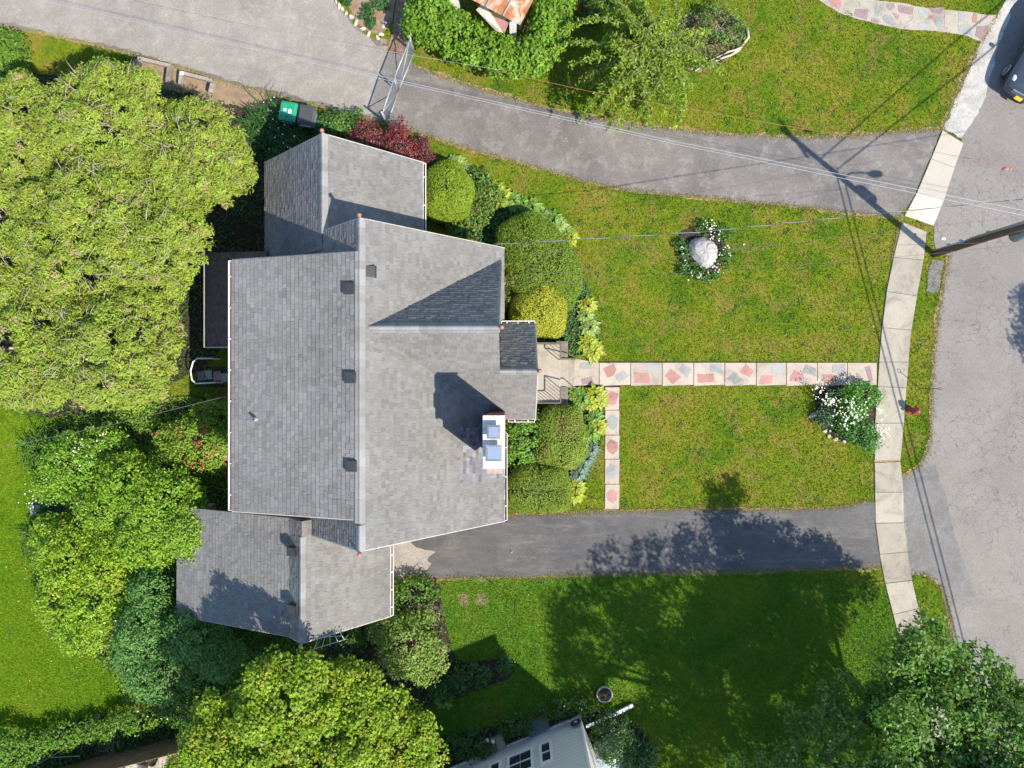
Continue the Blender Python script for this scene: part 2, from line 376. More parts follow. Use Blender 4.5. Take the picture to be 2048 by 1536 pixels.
ROAD = [(2700, -900), (2300, -900), (2075, -120), (2012, 0), (1978, 95), (1962, 150), (1928, 232), (1921, 287), (1895, 360), (1872, 430), (1866, 480), (1872, 500), (1898, 514), (1888, 561), (1881, 602), (1876, 643), (1868, 712), (1864, 773), (1862, 825), (1862, 862), (1857, 900), (1837, 934), (1800, 958), (1803, 1000), (1808, 1050), (1814, 1100), (1818, 1146), (1857, 1149), (1881, 1172), (1895, 1216), (1900, 1240), (1912, 1310), (1930, 1400), (1960, 1540), (2100, 2300), (2700, 2300)]
road_r = ragged(pxpoly(ROAD), .16, .022)
sheet('road', road_r, .018, 'road', label='pale cracked asphalt street')
sheet('road_patch', ragged(pxpoly([(1862, 520), (1888, 522), (1880, 560), (1876, 586), (1852, 584), (1855, 545)]), .1, .02), .023, 'patch', label='grey asphalt patch by the utility pole')
sheet('road_patch', ragged(pxpoly([(1806, 962), (1838, 936), (1872, 930), (1890, 985), (1905, 1060), (1950, 1190), (1900, 1195), (1880, 1160), (1820, 1140)]), .14, .02), .023, 'patch', label='darker asphalt patch where driveway meets street')
def manhole():
    mb = MB(); c = W(1823, 1112, .03); mb.lathe((c.x, c.y, .012), [(.2, 0), (.2, .016), (.17, .02), (.16, .017)], 20)
    o = mb.build('utility_cover', 'patch'); tag(o, 'small round utility cover at the street edge by the sidewalk', 'cover')
manhole()
apron_r = ragged(pxpoly([(2030, -60), (2000, 20), (1962, 85), (1930, 150), (1896, 230), (1884, 258), (1922, 278), (1948, 232), (1966, 200), (1978, 160), (1990, 110), (2022, 20), (2075, -60)]), .14, .03)
sheet('gravel_strip', apron_r, .029, 'apron', label='whitish crumbled concrete strip beside the parked car')

# soil beds
BEDS = {'front_north': [(850, 335), (905, 312), (960, 340), (1010, 395), (1080, 425), (1140, 480), (1175, 560), (1195, 640), (1198, 712), (1150, 716), (1120, 690), (1000, 650), (990, 480), (850, 462)],
        'front_south': [(1000, 842), (1135, 806), (1150, 775), (1209, 776), (1208, 850), (1190, 925), (1155, 990), (1110, 1024), (1000, 1030)],
        'corner': [(1628, 765), (1690, 772), (1756, 772), (1752, 890), (1700, 888), (1660, 870), (1635, 830)],
        'west': [(60, 840), (250, 820), (470, 700), (480, 520), (545, 505), (545, 320), (560, 240), (430, 190), (300, 165), (170, 150), (60, 150), (20, 120), (-60, 120), (-300, 130), (-300, 760), (0, 810)],
        'west_south': [(60, 850), (470, 760), (480, 1030), (620, 1290), (640, 1420), (250, 1420), (230, 1330), (90, 1285), (70, 1150), (62, 1010), (140, 1000), (145, 900)],
        'wall_north': [(500, 205), (620, 250), (700, 240), (860, 290), (860, 345), (520, 345)],
        'boulder': [(1352, 470), (1400, 445), (1440, 455), (1462, 505), (1440, 545), (1400, 554), (1362, 530)],
        'side_south': [(640, 1290), (790, 1160), (885, 1160), (880, 1210), (905, 1330), (985, 1310), (1035, 1330), (1020, 1360), (900, 1400), (860, 1420), (640, 1420)],
        'fence': [(0, 1490), (120, 1450), (230, 1425), (400, 1420), (380, 1480), (150, 1540), (-200, 1600), (-200, 1530)],
        'top': [(1380, 20), (1450, 15), (1495, 60), (1490, 95), (1430, 135), (1350, 150), (1340, 60)],
        'neighbour': [(700, 1540), (900, 1465), (1165, 1420), (1240, 1420), (1300, 1470), (1310, 1560), (1180, 1600), (700, 1640)]}
bed_polys = {}
for k, v in BEDS.items():
    bed_polys[k] = ragged(chaikin(pxpoly(v)), .18, .04); sheet('garden_bed', bed_polys[k], .009, 'soil_light' if k == 'top' else 'soil', label='dark soil garden bed (%s)' % k.replace('_', ' '))
veg = ragged(chaikin(pxpoly([(680, -60), (700, 34), (748, 72), (780, 60), (790, 20), (800, -60)])), .15, .02)
sheet('vegetable_bed', veg, .03, 'soil_light', label='bare brown vegetable bed with seedlings')
veg2 = ragged(chaikin(pxpoly([(270, 112), (300, 118), (440, 163), (560, 199), (650, 222), (600, 240), (480, 215), (330, 180), (260, 150)])), .15, .05)
sheet('bare_verge', veg2, .012, 'soil_light', label='bare brown earth verge along the lane')
for c in ((926, 1200), (963, 1200)):
    p = ragged(chaikin(pxpoly([(c[0]-13, c[1]-14), (c[0]+13, c[1]-15), (c[0]+14, c[1]+13), (c[0]-12, c[1]+12)]), 1), .1, .02)
    sheet('bare_patch', p, .011, 'soil_light', label='square bare earth patch on the side lawn'); 
sheet('patio', ragged(pxpoly([(180, 1540), (260, 1515), (355, 1490), (420, 1520), (400, 1640), (150, 1640)]), .2, .03), .03, 'stone_tan', label='pale stone patio behind the board fence')
HOUSE_FOOT = pxpoly([(470, 520), (530, 510), (545, 330), (835, 330), (840, 470), (1000, 500), (1000, 640), (1065, 660), (1065, 830), (1000, 850), (1000, 1030), (775, 1090), (775, 1225), (360, 1230), (360, 1040), (475, 1020)])

# dry tan edges of the grass along the asphalt
def edge_strip(pts, wd, name='dry_grass_edge'):
    p = resample(pxpoly(pts), .12, False); L, R = [], []; a = 0
    for i, (x, y) in enumerate(p):
        q, r = p[max(i-1, 0)], p[min(i+1, len(p)-1)]; dx, dy = r[0]-q[0], r[1]-q[1]; l = math.hypot(dx, dy) or 1
        a = a*.75+random.gauss(0, wd*.35); b = max(.03, wd+a); L.append((x-dy/l*b, y+dx/l*b)); R.append((x+dy/l*b, y-dx/l*b))
    mb = MB()
    for i in range(len(p)-1): mb.face([(*L[i], .0135), (*R[i], .0135), (*R[i+1], .0135), (*L[i+1], .0135)])
    o = mb.build(name, 'dry'); tag(o, 'tan dead grass along the asphalt edge', None, None, 'stuff'); return p
EDGES = [LANE[2:27], LANE[28:44], DRIVE[1:9], DRIVE[11:19], ROAD[12:23], [(1884, 259), (1896, 230), (1930, 150), (1962, 85), (2000, 20)], [(1800, 440), (1785, 520)], ROAD[26:32]]
edge_pts = []
for e, wd in zip(EDGES, (.07, .1, .06, .09, .09, .12, .05, .07)): edge_pts += edge_strip(e, wd)

# ---- sidewalk slabs
SW = [((1803, 444), (1853, 464)), ((1786, 515), (1846, 520)), ((1772, 583), (1833, 592)), ((1763, 655), (1822, 660)), ((1757, 724), (1816, 724)), ((1754, 773), (1812, 775)), ((1749, 846), (1807, 846)), ((1748, 921), (1800, 919)),
      ((1748, 925), (1800, 923)), ((1749, 984), (1806, 984)), ((1750, 1046), (1807, 1045)), ((1758, 1108), (1814, 1103)), ((1769, 1166), (1823, 1160)), ((1785, 1228), (1836, 1216)), ((1799, 1287), (1851, 1277)), ((1815, 1345), (1866, 1334)), ((1832, 1405), (1882, 1393)), ((1848, 1465), (1898, 1452)), ((1865, 1530), (1914, 1516)), ((1884, 1600), (1932, 1585))]
def slab(mb, quad, z1, gap=.007, z0=-.03):
    c = (sum(p[0] for p in quad)/len(quad), sum(p[1] for p in quad)/len(quad)); out = []
    for x, y in quad:
        d = math.hypot(x-c[0], y-c[1]); out.append((x+(c[0]-x)/d*gap*1.4, y+(c[1]-y)/d*gap*1.4))
    mb.prism(out, z0, z1)
base = MB(); L = [W2(*a) for a, b in SW]; R = [W2(*b) for a, b in SW]
base.prism(L+R[::-1], -.06, .012); sidewalk = struct(base, 'sidewalk', 'dry', 'pale concrete sidewalk along the street')
for i in range(len(SW)-1):
    if i == 7: continue
    mb = MB(); q = [W2(*SW[i][0]), W2(*SW[i][1]), W2(*SW[i+1][1]), W2(*SW[i+1][0])]
    slab(mb, q, .05+random.uniform(-.008, .01)); mb.build('slab', 'conc', sidewalk, bevel=.012)
AP = [((1884, 261), (1926, 287)), ((1861, 318), (1908, 336)), ((1833, 385), (1887, 400)), ((1808, 432), (1866, 452))]
for i in range(3):
    mb = MB(); slab(mb, [W2(*AP[i][0]), W2(*AP[i][1]), W2(*AP[i+1][1]), W2(*AP[i+1][0])], .052, .006); mb.build('slab', 'conc_new', sidewalk, bevel=.012)

# ---- front walkway with inset flagstones
wb = MB(); wb.prism(pxpoly([(1145, 722), (1752, 724), (1752, 770), (1240, 771), (1238, 1018), (1210, 1018), (1209, 775), (1150, 773)]), -.05, .014); walkway = struct(wb, 'walkway', 'soil', 'front walkway of concrete slabs inset with red and grey flagstones')
def stone(parent, pts, mat, z=.052, name='flagstone'):
    mb = MB(); mb.prism(ragged(pxpoly(pts), .12, .008), .02, z); return mb.build(name, mat, parent)
XS = [1147, 1198, 1261, 1324, 1387, 1449, 1512, 1572, 1634, 1694, 1753]
slabs = []
for i in range(len(XS)-1):
    y0 = 716 if i == 0 else 725; mb = MB(); slab(mb, pxpoly([(XS[i], y0 if i == 0 else 725), (XS[i+1], 725), (XS[i+1], 770), (XS[i], 772)]), .045+random.uniform(-.004, .004), .01)
    slabs.append(mb.build('slab', 'walk', walkway, bevel=.01))
def zz(pts, ox=1180, oy=700, k=300/2048): return [(ox+x*k, oy+y*k) for x, y in pts]
ST = [(0, 'stone_grey', [(1160, 726), (1183, 724), (1184, 738), (1158, 739)]), (0, 'stone_purple', [(1162, 758), (1184, 753), (1185, 766), (1164, 770)]),
      (1, 'stone_red', zz([(180, 262), (325, 187), (360, 270), (325, 345), (240, 380)])), (1, 'stone_grey', zz([(345, 350), (460, 275), (535, 350), (400, 442), (355, 400)])),
      (2, 'stone_red', zz([(605, 312), (790, 322), (815, 400), (805, 455), (612, 450)])), (2, 'stone_grey', zz([(765, 195), (962, 200), (962, 302), (780, 305)])),
      (3, 'stone_red', zz([(1100, 260), (1250, 372), (1125, 465), (1025, 355)])), (3, 'stone_grey', zz([(1275, 190), (1385, 265), (1325, 385), (1198, 268)])),
      (4, 'stone_red', zz([(1465, 330), (1680, 330), (1690, 440), (1475, 442)])), (4, 'stone_grey', zz([(1635, 200), (1800, 190), (1800, 318), (1640, 300)])),
      (5, 'stone_grey', [(1469, 743), (1485, 760), (1467, 768), (1453, 757)]), (5, 'stone_red', [(1491, 729), (1507, 741), (1498, 755), (1478, 744)]),
      (6, 'stone_red', [(1523, 751), (1545, 751), (1543, 768), (1518, 768)]), (6, 'stone_grey', [(1543, 730), (1569, 730), (1568, 749), (1542, 748)]),
      (7, 'stone_red', [(1588, 739), (1608, 750), (1598, 765), (1578, 758)]), (7, 'stone_grey', [(1609, 728), (1632, 738), (1628, 752), (1604, 745)]),
      (8, 'stone_red', [(1644, 749), (1671, 750), (1673, 768), (1648, 764)]), (8, 'stone_grey', [(1665, 730), (1689, 729), (1689, 748), (1664, 746)]),
      (9, 'stone_purple', [(1728, 735), (1739, 732), (1745, 762), (1738, 764)]), (9, 'stone_purple', [(1711, 746), (1718, 747), (1718, 760), (1711, 760)])]
for i, m, p in ST: stone(slabs[i], p, m)
YS = [774, 820, 870, 918, 968, 1018]
for i in range(5):
    mb = MB(); slab(mb, pxpoly([(1210, YS[i]), (1239, YS[i]), (1238, YS[i+1]), (1209, YS[i+1])]), .045, .008); s = mb.build('slab', 'walk', walkway, bevel=.01)
    c = (1224, (YS[i]+YS[i+1])/2)
    stone(s, [(c[0]-11, c[1]-6), (c[0]-2, c[1]-15), (c[0]+11, c[1]-9), (c[0]+9, c[1]+8), (c[0]+1, c[1]+15), (c[0]-9, c[1]+7)], 'stone_red' if i % 2 == 0 else 'stone_grey')

# ---- crazy paved path, top right
cp = MB(); cp.prism(ragged(pxpoly([(1610, -40), (1636, 0), (1680, 28), (1740, 45), (1800, 58), (1880, 65), (1932, 72), (1962, 85), (1992, 32), (1900, 20), (1830, 12), (1750, 0), (1700, -40)]), .2, .015), -.05, .035); crazy = struct(cp, 'paved_path', 'conc', 'crazy paved path of mixed flagstones by the parked car')
k = 300/2048
CS = [('stone_grey', [(10, 80), (105, 95), (60, 230), (5, 230)]), ('stone_purple', [(165, 50), (270, 50), (275, 120), (220, 155), (160, 110)]), ('stone_purple', [(325, 70), (540, 110), (520, 190), (480, 210), (330, 165)]), ('stone_red', [(245, 175), (340, 215), (325, 275), (290, 260)]),
      ('stone_grey', [(110, 250), (150, 200), (230, 230), (300, 310), (290, 350), (180, 340)]), ('stone_tan', [(345, 280), (455, 245), (530, 320), (500, 385), (380, 340)]), ('stone_grey', [(580, 95), (695, 105), (720, 200), (640, 270), (615, 240)]), ('stone_purple', [(730, 115), (950, 110), (910, 190), (800, 175)]),
      ('stone_red', [(705, 280), (760, 220), (820, 210), (790, 260)]), ('stone_grey', [(590, 350), (640, 300), (755, 320), (740, 420), (600, 400)]), ('stone_grey', [(810, 260), (905, 235), (915, 410), (870, 400)]), ('stone_tan', [(950, 150), (1090, 140), (1065, 410), (950, 390)]),
      ('stone_grey', [(1150, 165), (1275, 165), (1240, 260), (1150, 310)]), ('stone_red', [(1345, 185), (1405, 190), (1395, 315), (1335, 310)]), ('stone_grey', [(1140, 350), (1310, 335), (1320, 480), (1160, 450)]), ('stone_tan', [(1470, 205), (1660, 215), (1560, 320), (1440, 330)]), ('stone_purple', [(1400, 370), (1570, 350), (1480, 545), (1370, 500)])]
for m, p in CS: stone(crazy, [(1748+x*k, y*k) for x, y in p], m, .043)
k2 = .342
for m, p in [('stone_red', [(900, 5), (970, 0), (975, 45), (920, 40)]), ('stone_purple', [(1060, 55), (1135, 60), (1125, 120), (1050, 95)]), ('stone_tan', [(1000, 20), (1025, 15), (1025, 75), (990, 60)]), ('stone_grey', [(1070, -30), (1150, -30), (1140, 10), (1075, 5)]), ('stone_tan', [(1085, 15), (1140, 25), (1135, 50), (1085, 45)]), ('stone_purple', [(1155, 105), (1200, 115), (1195, 140), (1150, 135)])]:
    stone(crazy, [(1348+x*k2, y*k2) for x, y in p], m, .043)
# ================================================================ THE HOUSE
house = empty('house', 'large house with grey shingle roofs, cross gable and brick chimney', 'house', (-5, 0, 0))
RX, RZ, RS = -4.82, 7.37, 1.105           # main ridge, slope
def shingle_mat():
    m, nt, b = nodes_of('asphalt_shingle'); pos = world_pos(nt); t = tintnode(nt)
    c = mixc(nt, 1.0, t, ramp(nt, noise(nt, pos, .6, 7, .7), [(.36, .88), (.64, 1.09)]), 'MULTIPLY')
    c = mixc(nt, 1.0, c, ramp(nt, noise(nt, pos, 55, 3, .8), [(.3, .8), (.7, 1.2)]), 'MULTIPLY')
    nt.links.new(c, b.inputs['Base Color']); b.inputs['Roughness'].default_value = .92; b.inputs['Specular IOR Level'].default_value = .2
    bump(nt, b, noise(nt, pos, 90, 2), .3, .01); return m
M['shingle'] = shingle_mat()
# every plane: origin (lower corner on the eave), u along the eave, v up the slope, polygon in (u, v)
PL = []
def plane(name, o, u, v, poly): 
    o, u, v = Vector(o), Vector(u).normalized(), Vector(v).normalized(); PL.append((name, o, u, v, u.cross(v), poly)); return PL[-1]
def slope_plane(name, eave_a, eave_b, top_a):
    """rectangle: eave from a to b, slope up to top_a above a (u x v must point up)"""
    a, b, t = Vector(eave_a), Vector(eave_b), Vector(top_a); Lu, Lv = (b-a).length, (t-a).length
    return plane(name, a, b-a, t-a, [(0, 0), (Lu, 0), (Lu, Lv), (0, Lv)])
mz = lambda X: RZ-RS*abs(X-RX)
slope_plane('main_front_roof', (-.31, -5.3, mz(-.31)), (-.31, 5.25, mz(-.31)), (RX, -5.3, RZ))
slope_plane('main_rear_roof', (-9.3, 5.25, mz(-9.3)), (-9.3, -5.3, mz(-9.3)), (RX, 5.25, RZ))
slope_plane('dormer_roof', (-9.5, 4.2, 5.78), (-9.5, -4.31, 5.78), (RX, 4.2, RZ+.02))
CY, CZ = 1.81, 7.15
slope_plane('cross_gable_north_roof', (-.42, 4.82, 2.45), (-4.62, 4.82, 2.45), (-.42, CY, CZ))
pl = plane('cross_gable_south_roof', (-4.62, -1.34, CZ-1.45*(CY+1.34)), (1, 0, 0), (0, CY+1.34, 1.45*(CY+1.34)), None)
Lv = math.hypot(CY+1.34, 1.45*(CY+1.34)); vp = (0.452+1.34)/(CY+1.34)*Lv
PL[-1] = pl[:5]+([(0, 0), (5.506, 0), (5.506, vp), (4.2, vp), (4.2, Lv), (0, Lv)],)
slope_plane('porch_north_roof', (.886, 2.30, 2.56), (-.6, 2.30, 2.56), (.886, .452, 5.18))
slope_plane('wing_north_left_roof', (-9.55, 8.56, 2.38), (-9.55, 4.6, 2.38), (-6.48, 8.56, 5.56))
slope_plane('wing_north_right_roof', (-3.46, 4.6, 2.38), (-3.46, 8.56, 2.38), (-6.48, 4.6, 5.56))
slope_plane('wing_south_right_roof', (-4.72, -8.98, 2.38), (-4.72, -4.76, 2.38), (-7.3, -8.98, 5.26))
slope_plane('wing_south_steep_roof', (-7.92, -4.76, 4.60), (-7.92, -8.98, 4.60), (-7.3, -4.76, 5.26))
slope_plane('wing_south_low_roof', (-13.0, -4.76, 2.27), (-13.0, -8.98, 2.27), (-7.9, -4.76, 4.63))
def pip(poly, x, y):
    r = False
    for i in range(len(poly)):
        a, b = poly[i], poly[i-1]
        if (a[1] > y) != (b[1] > y) and x < (b[0]-a[0])*(y-a[1])/(b[1]-a[1])+a[0]: r = not r
    return r
def below_other(p, own):
    """is point p hidden under another roof plane?"""
    for q in PL:
        if q[0] == own: continue
        _, o, u, v, n, poly = q; z = o.z-(n.x*(p.x-o.x)+n.y*(p.y-o.y))/n.z
        d = Vector((p.x, p.y, z))-o; uu, vv = d.dot(u), d.dot(v)
        if z > p.z+.07 and pip(poly, uu, vv): return True
    return False
def clip_rect(poly, u0, u1, v0, v1):
    for ax, lim, sg in ((0, u0, 1), (0, u1, -1), (1, v0, 1), (1, v1, -1)):
        out = []; n = len(poly)
        for i in range(n):
            a, b = poly[i-1], poly[i]; da, db = (a[ax]-lim)*sg, (b[ax]-lim)*sg
            if (da >= 0) != (db >= 0): t = da/(da-db); out.append((a[0]+(b[0]-a[0])*t, a[1]+(b[1]-a[1])*t))
            if db >= 0: out.append(b)
        poly = out
        if len(poly) < 3: return []
    return poly
GREYS = [(.16, .153, .144), (.151, .143, .133), (.171, .165, .157), (.139, .131, .122), (.155, .147, .136), (.166, .16, .153)]
NEWS = [(.15, .148, .158), (.19, .19, .2), (.11, .11, .12), (.165, .163, .175), (.225, .225, .23)]
EXPO = .16; cand = []      # whole shingles nearest the camera become objects of their own
roofs = {}; allsh = {}
for (name, o, u, v, n, poly) in PL:
    deck = MB(); P3 = [o+u*a+v*b for a, b in poly]; m = len(P3); i = 0
    deck.v += [tuple(p-n*.01) for p in P3]+[tuple(p-n*.13) for p in P3]; deck.f += [tuple(range(m)), tuple(range(2*m-1, m-1, -1))]+[(k, m+k, m+(k+1) % m, (k+1) % m) for k in range(m)]; deck.t += [None]*(m+2)
    roofs[name] = part(deck, name, 'roofdeck', house)
    Lu, Lv = max(a for a, b in poly), max(b for a, b in poly); rows = int(Lv/EXPO)+1; sh = []
    for r in range(rows):
        v0, v1 = r*EXPO-.02, (r+1)*EXPO+.03; uu = -random.random()*.3
        while uu < Lu:
            wdt = random.choice((.11, .14, .17, .21, .25)); q = clip_rect(poly, uu, uu+wdt-.004, max(v0, 0), v1); uu += wdt
            if len(q) < 3: continue
            ca, cb = sum(p[0] for p in q)/len(q), sum(p[1] for p in q)/len(q); c = o+u*ca+v*cb
            if below_other(c, name): continue
            new = 0 < -c.y < 3.6 and -1.9+random.gauss(0, .15) < c.x and c.z < 4.3 and c.y < -1.5 and random.random() < .9
            t = random.choice(NEWS if new else GREYS); th = random.choice((.02, .027, .034)); s = random.uniform(.95, 1.05); t = tuple(x*s for x in t)
            if name in ('main_front_roof', 'dormer_roof', 'cross_gable_south_roof') and len(q) == 4 and c.z > 6.6 and abs(max(p[0] for p in q)-min(p[0] for p in q)-(wdt-.004)) < 1e-6 and v1 <= Lv and v0 > 0 and not new: cand.append((c.z, name, uu-wdt, v0, wdt, th, t, len(sh)))
            sh.append((q, v0, v1, th, t))
    allsh[name] = sh
cand.sort(key=lambda c: -c[0]); pick = cand[:300]; picked = {(c[1], c[7]) for c in pick}
def shingle_geo(mb, o, u, v, n, q, v0, v1, th, t):
    top = [o+u*a+v*b+n*(th*(1-(b-v0)/(v1-v0))+.004) for a, b in q]; bot = [o+u*a+v*b-n*.003 for a, b in q]; m = len(q); i = len(mb.v)
    mb.v += [tuple(p) for p in top+bot]; mb.f.append(tuple(range(i, i+m))); mb.t.append(t)
    for k in range(m): mb.f.append((i+k, i+m+k, i+m+(k+1) % m, i+(k+1) % m)); mb.t.append(tuple(x*.42 for x in t))  # side faces coloured darker to paint in the shadow line of each course
for (name, o, u, v, n, poly) in PL:
    mb = MB()
    for i, s in enumerate(allsh[name]):
        if (name, i) in picked: continue
        q = s[0]; ar = sum(q[k-1][0]*q[k][1]-q[k][0]*q[k-1][1] for k in range(len(q)))
        shingle_geo(mb, o, u, v, n, q if ar > 0 else q[::-1], *s[1:])
    ob = mb.build('shingles', 'shingle', roofs[name]); ob['kind'] = 'stuff'; local(house, ob)
proto = {}
for z, name, u0, v0, wdt, th, t, _ in pick:
    key = (wdt, th, random.randrange(4))
    if key not in proto:
        mb = MB(); shingle_geo(mb, Vector(), Vector((1, 0, 0)), Vector((0, 1, 0)), Vector((0, 0, 1)), [(0, 0), (wdt-.004, 0), (wdt-.004, EXPO+.05), (0, EXPO+.05)], 0, EXPO+.05, th, t); proto[key] = mb.mesh('shingle', 'shingle')
    _, o, u, v, n, poly = next(p for p in PL if p[0] == name)
    ob = link('shingle', proto[key], roofs[name]); p = o+u*u0+v*v0
    mt = Matrix((u, v, n)).transposed().to_4x4(); mt.translation = p; ob.matrix_basis = mt
# ridge caps
CAPT = [(.215, .209, .2), (.185, .177, .166), (.235, .23, .223), (.2, .192, .18)]
def ridge(roof, a, b, sl, sr, wd=.155, step=.26):
    a, b = Vector(a), Vector(b); d = (b-a).normalized(); n = int((b-a).length/step); side = d.cross(Vector((0, 0, 1)))
    meshes = []
    for t in CAPT:
        mb = MB(); rows = []
        for x, lift in ((-.02, .03), (step+.03, .012)):
            rows.append([(x, -wd, -wd*sl+lift), (x, -.05, -.03+lift), (x, 0, .004+lift), (x, .05, -.03+lift), (x, wd, -wd*sr+lift)])
        for k in range(4): mb.face([rows[0][k], rows[1][k], rows[1][k+1], rows[0][k+1]][::-1], t)
        for k in range(4): p, q = rows[0][k], rows[0][k+1]; mb.face([p, q, (q[0], q[1], q[2]-.03), (p[0], p[1], p[2]-.03)], tuple(c*.7 for c in t))
        for k in (0, 4): p, q = rows[0][k], rows[1][k]; mb.face([p, q, (q[0], q[1], q[2]-.02), (p[0], p[1], p[2]-.02)], tuple(c*.7 for c in t))
        meshes.append(mb.mesh('ridge_cap', 'shingle'))
    for i in range(n+1):
        if i*step+step > (b-a).length+.03: break
        ob = link('ridge_cap', random.choice(meshes), roofs[roof]); p = a+d*(i*step)+Vector((0, 0, .03)); mt = Matrix((d, -side, Vector((0, 0, 1)))).transposed().to_4x4(); mt.translation = p
        ob.matrix_basis = mt
ridge('main_front_roof', (RX, -5.3, RZ), (RX, -4.4, RZ), RS, RS)
ridge('main_front_roof', (RX, -4.4, RZ+.02), (RX, 4.2, RZ+.02), RS, .34)
ridge('main_front_roof', (RX, 4.2, RZ), (RX, 5.27, RZ), RS, RS)
ridge('cross_gable_south_roof', (-.4, CY, CZ), (-4.7, CY, CZ), 1.6, 1.45, .15)
ridge('porch_north_roof', (.89, .452, 5.18), (-.44, .452, 5.18), 1.4, 1.45, .13)
ridge('wing_north_right_roof', (-6.48, 8.56, 5.56), (-6.48, 5.2, 5.56), 1.05, 1.05)
ridge('wing_south_right_roof', (-7.3, -8.98, 5.26), (-7.3, -5.3, 5.26), 1.1, 1.1, .13)
# finials at the ridge ends
for c in ((RX, 5.33, RZ+.06), (RX, -5.38, RZ+.06), (-6.48, 8.64, 5.62), (-7.3, -9.06, 5.32), (-.33, CY, CZ+.06), (.96, .452, 5.24)):
    mb = MB(); mb.lathe(c, [(.025, -.2), (.04, -.1), (.03, -.06), (.06, -.02), (.075, .04), (.06, .1), (.02, .14)], 12); part(mb, 'finial', 'finial', house, True)
# walls
def wall_poly(name, pts2, x=None, y=None, th=.2, mat='stucco'):
    """vertical gable wall: pts2 in (across, z)"""
    mb = MB(); a = [(x, p, z) for p, z in pts2] if x is not None else [(p, y, z) for p, z in pts2]; d = Vector((th, 0, 0)) if x is not None else Vector((0, th, 0))
    m = len(a); mb.v += [tuple(Vector(p)) for p in a]+[tuple(Vector(p)+d) for p in a]; mb.f += [tuple(range(m)), tuple(range(2*m-1, m-1, -1))]+[(k, m+k, m+(k+1) % m, (k+1) % m) for k in range(m)]; mb.t += [None]*(m+2)
    part(mb, name, mat, house)
wall_poly('gable_wall', [(-9.0, -.1), (-.75, -.1), (-.75, 2.6), (RX, 7.05), (-9.0, 2.5)], y=4.9)
wall_poly('gable_wall', [(-9.0, -.1), (-.75, -.1), (-.75, 2.6), (RX, 7.05), (-9.0, 2.5)], y=-5.1)
wall_poly('front_wall', [(-4.9, -.1), (4.9, -.1), (4.9, 2.3), (4.4, 2.5), (CY, 6.8), (-.9, 2.5), (-4.9, 2.5)], x=-.85)
wall_poly('rear_wall', [(-4.9, -.1), (4.9, -.1), (4.9, 2.3), (4.0, 2.5), (4.0, 5.62), (-4.1, 5.62), (-4.1, 2.5), (-4.9, 2.3)], x=-9.3)
wall_poly('dormer_cheek', [(-9.1, 2.4), (-5.3, 6.6), (-5.0, 7.1), (-9.1, 5.6)], y=3.95); wall_poly('dormer_cheek', [(-9.1, 2.4), (-5.3, 6.6), (-5.0, 7.1), (-9.1, 5.6)], y=-4.15)
wall_poly('wing_wall', [(-9.2, -.1), (-3.75, -.1), (-3.75, 2.45), (-6.48, 5.3), (-9.2, 2.45)], y=8.1)
wall_poly('wing_wall', [(4.9, -.1), (8.1, -.1), (8.1, 2.45), (4.9, 2.45)], x=-3.95); wall_poly('wing_wall', [(4.9, -.1), (8.1, -.1), (8.1, 2.45), (4.9, 2.45)], x=-9.2)
wall_poly('wing_wall', [(-12.6, -.1), (-5.05, -.1), (-5.05, 2.5), (-7.3, 5.0), (-7.9, 4.4), (-12.6, 2.2)], y=-8.7)
wall_poly('wing_wall', [(-8.7, -.1), (-5.0, -.1), (-5.0, 2.45), (-8.7, 2.45)], x=-5.25); wall_poly('wing_wall', [(-8.7, -.1), (-5.0, -.1), (-5.0, 2.15), (-8.7, 2.15)], x=-12.6)
wall_poly('porch_wall', [(-1.1, -.1), (2.05, -.1), (2.05, 2.5), (.452, 4.8), (-1.1, 2.55)], x=.4)
wall_poly('porch_wall', [(-.65, -.1), (.4, -.1), (.4, 2.6), (-.65, 2.6)], y=-1.1); wall_poly('porch_wall', [(-.65, -.1), (.4, -.1), (.4, 2.6), (-.65, 2.6)], y=1.9)
mb = MB(); mb.box((.63, .3, 1.35), (.06, 1.0, 2.1)); dr = part(mb, 'door', 'rail', house); mb = MB(); mb.box((.68, -.08, 1.3), (.05, .04, .14)); part(mb, 'handle', 'galv', dr)
# barge boards along the rakes (thin pale edge below the shingles)
def barge(a, b):
    mb = MB(); a, b = Vector(a), Vector(b); mb.beam(a-Vector((0, 0, .11)), b-Vector((0, 0, .11)), .035, .16); part(mb, 'barge_board', 'trim', house)
for Y, s in ((5.235, .028), (-5.285, -.028)): barge((RX, Y+s, RZ), (-.33, Y+s, mz(-.33))); barge((RX, Y+s, RZ), (-9.3, Y+s, mz(-9.3)))
for Y, s in ((4.2, .02), (-4.31, -.02)): barge((-9.5, Y+s, 5.78), (RX-.2, Y+s, RZ-.07))
barge((-6.48, 8.58, 5.56), (-9.55, 8.58, 2.38)); barge((-6.48, 8.58, 5.56), (-3.46, 8.58, 2.38))
barge((-7.3, -9.0, 5.26), (-4.72, -9.0, 2.38)); barge((-7.9, -9.0, 4.62), (-13, -9.0, 2.27)); barge((-7.3, -9.0, 5.26), (-7.92, -9.0, 4.6))
barge((-.4, CY, CZ), (-.4, 4.7, 2.5)); barge((.905, .452, 5.18), (.905, -1.34, 2.58)); barge((.905, .452, 5.18), (.905, 2.3, 2.56))
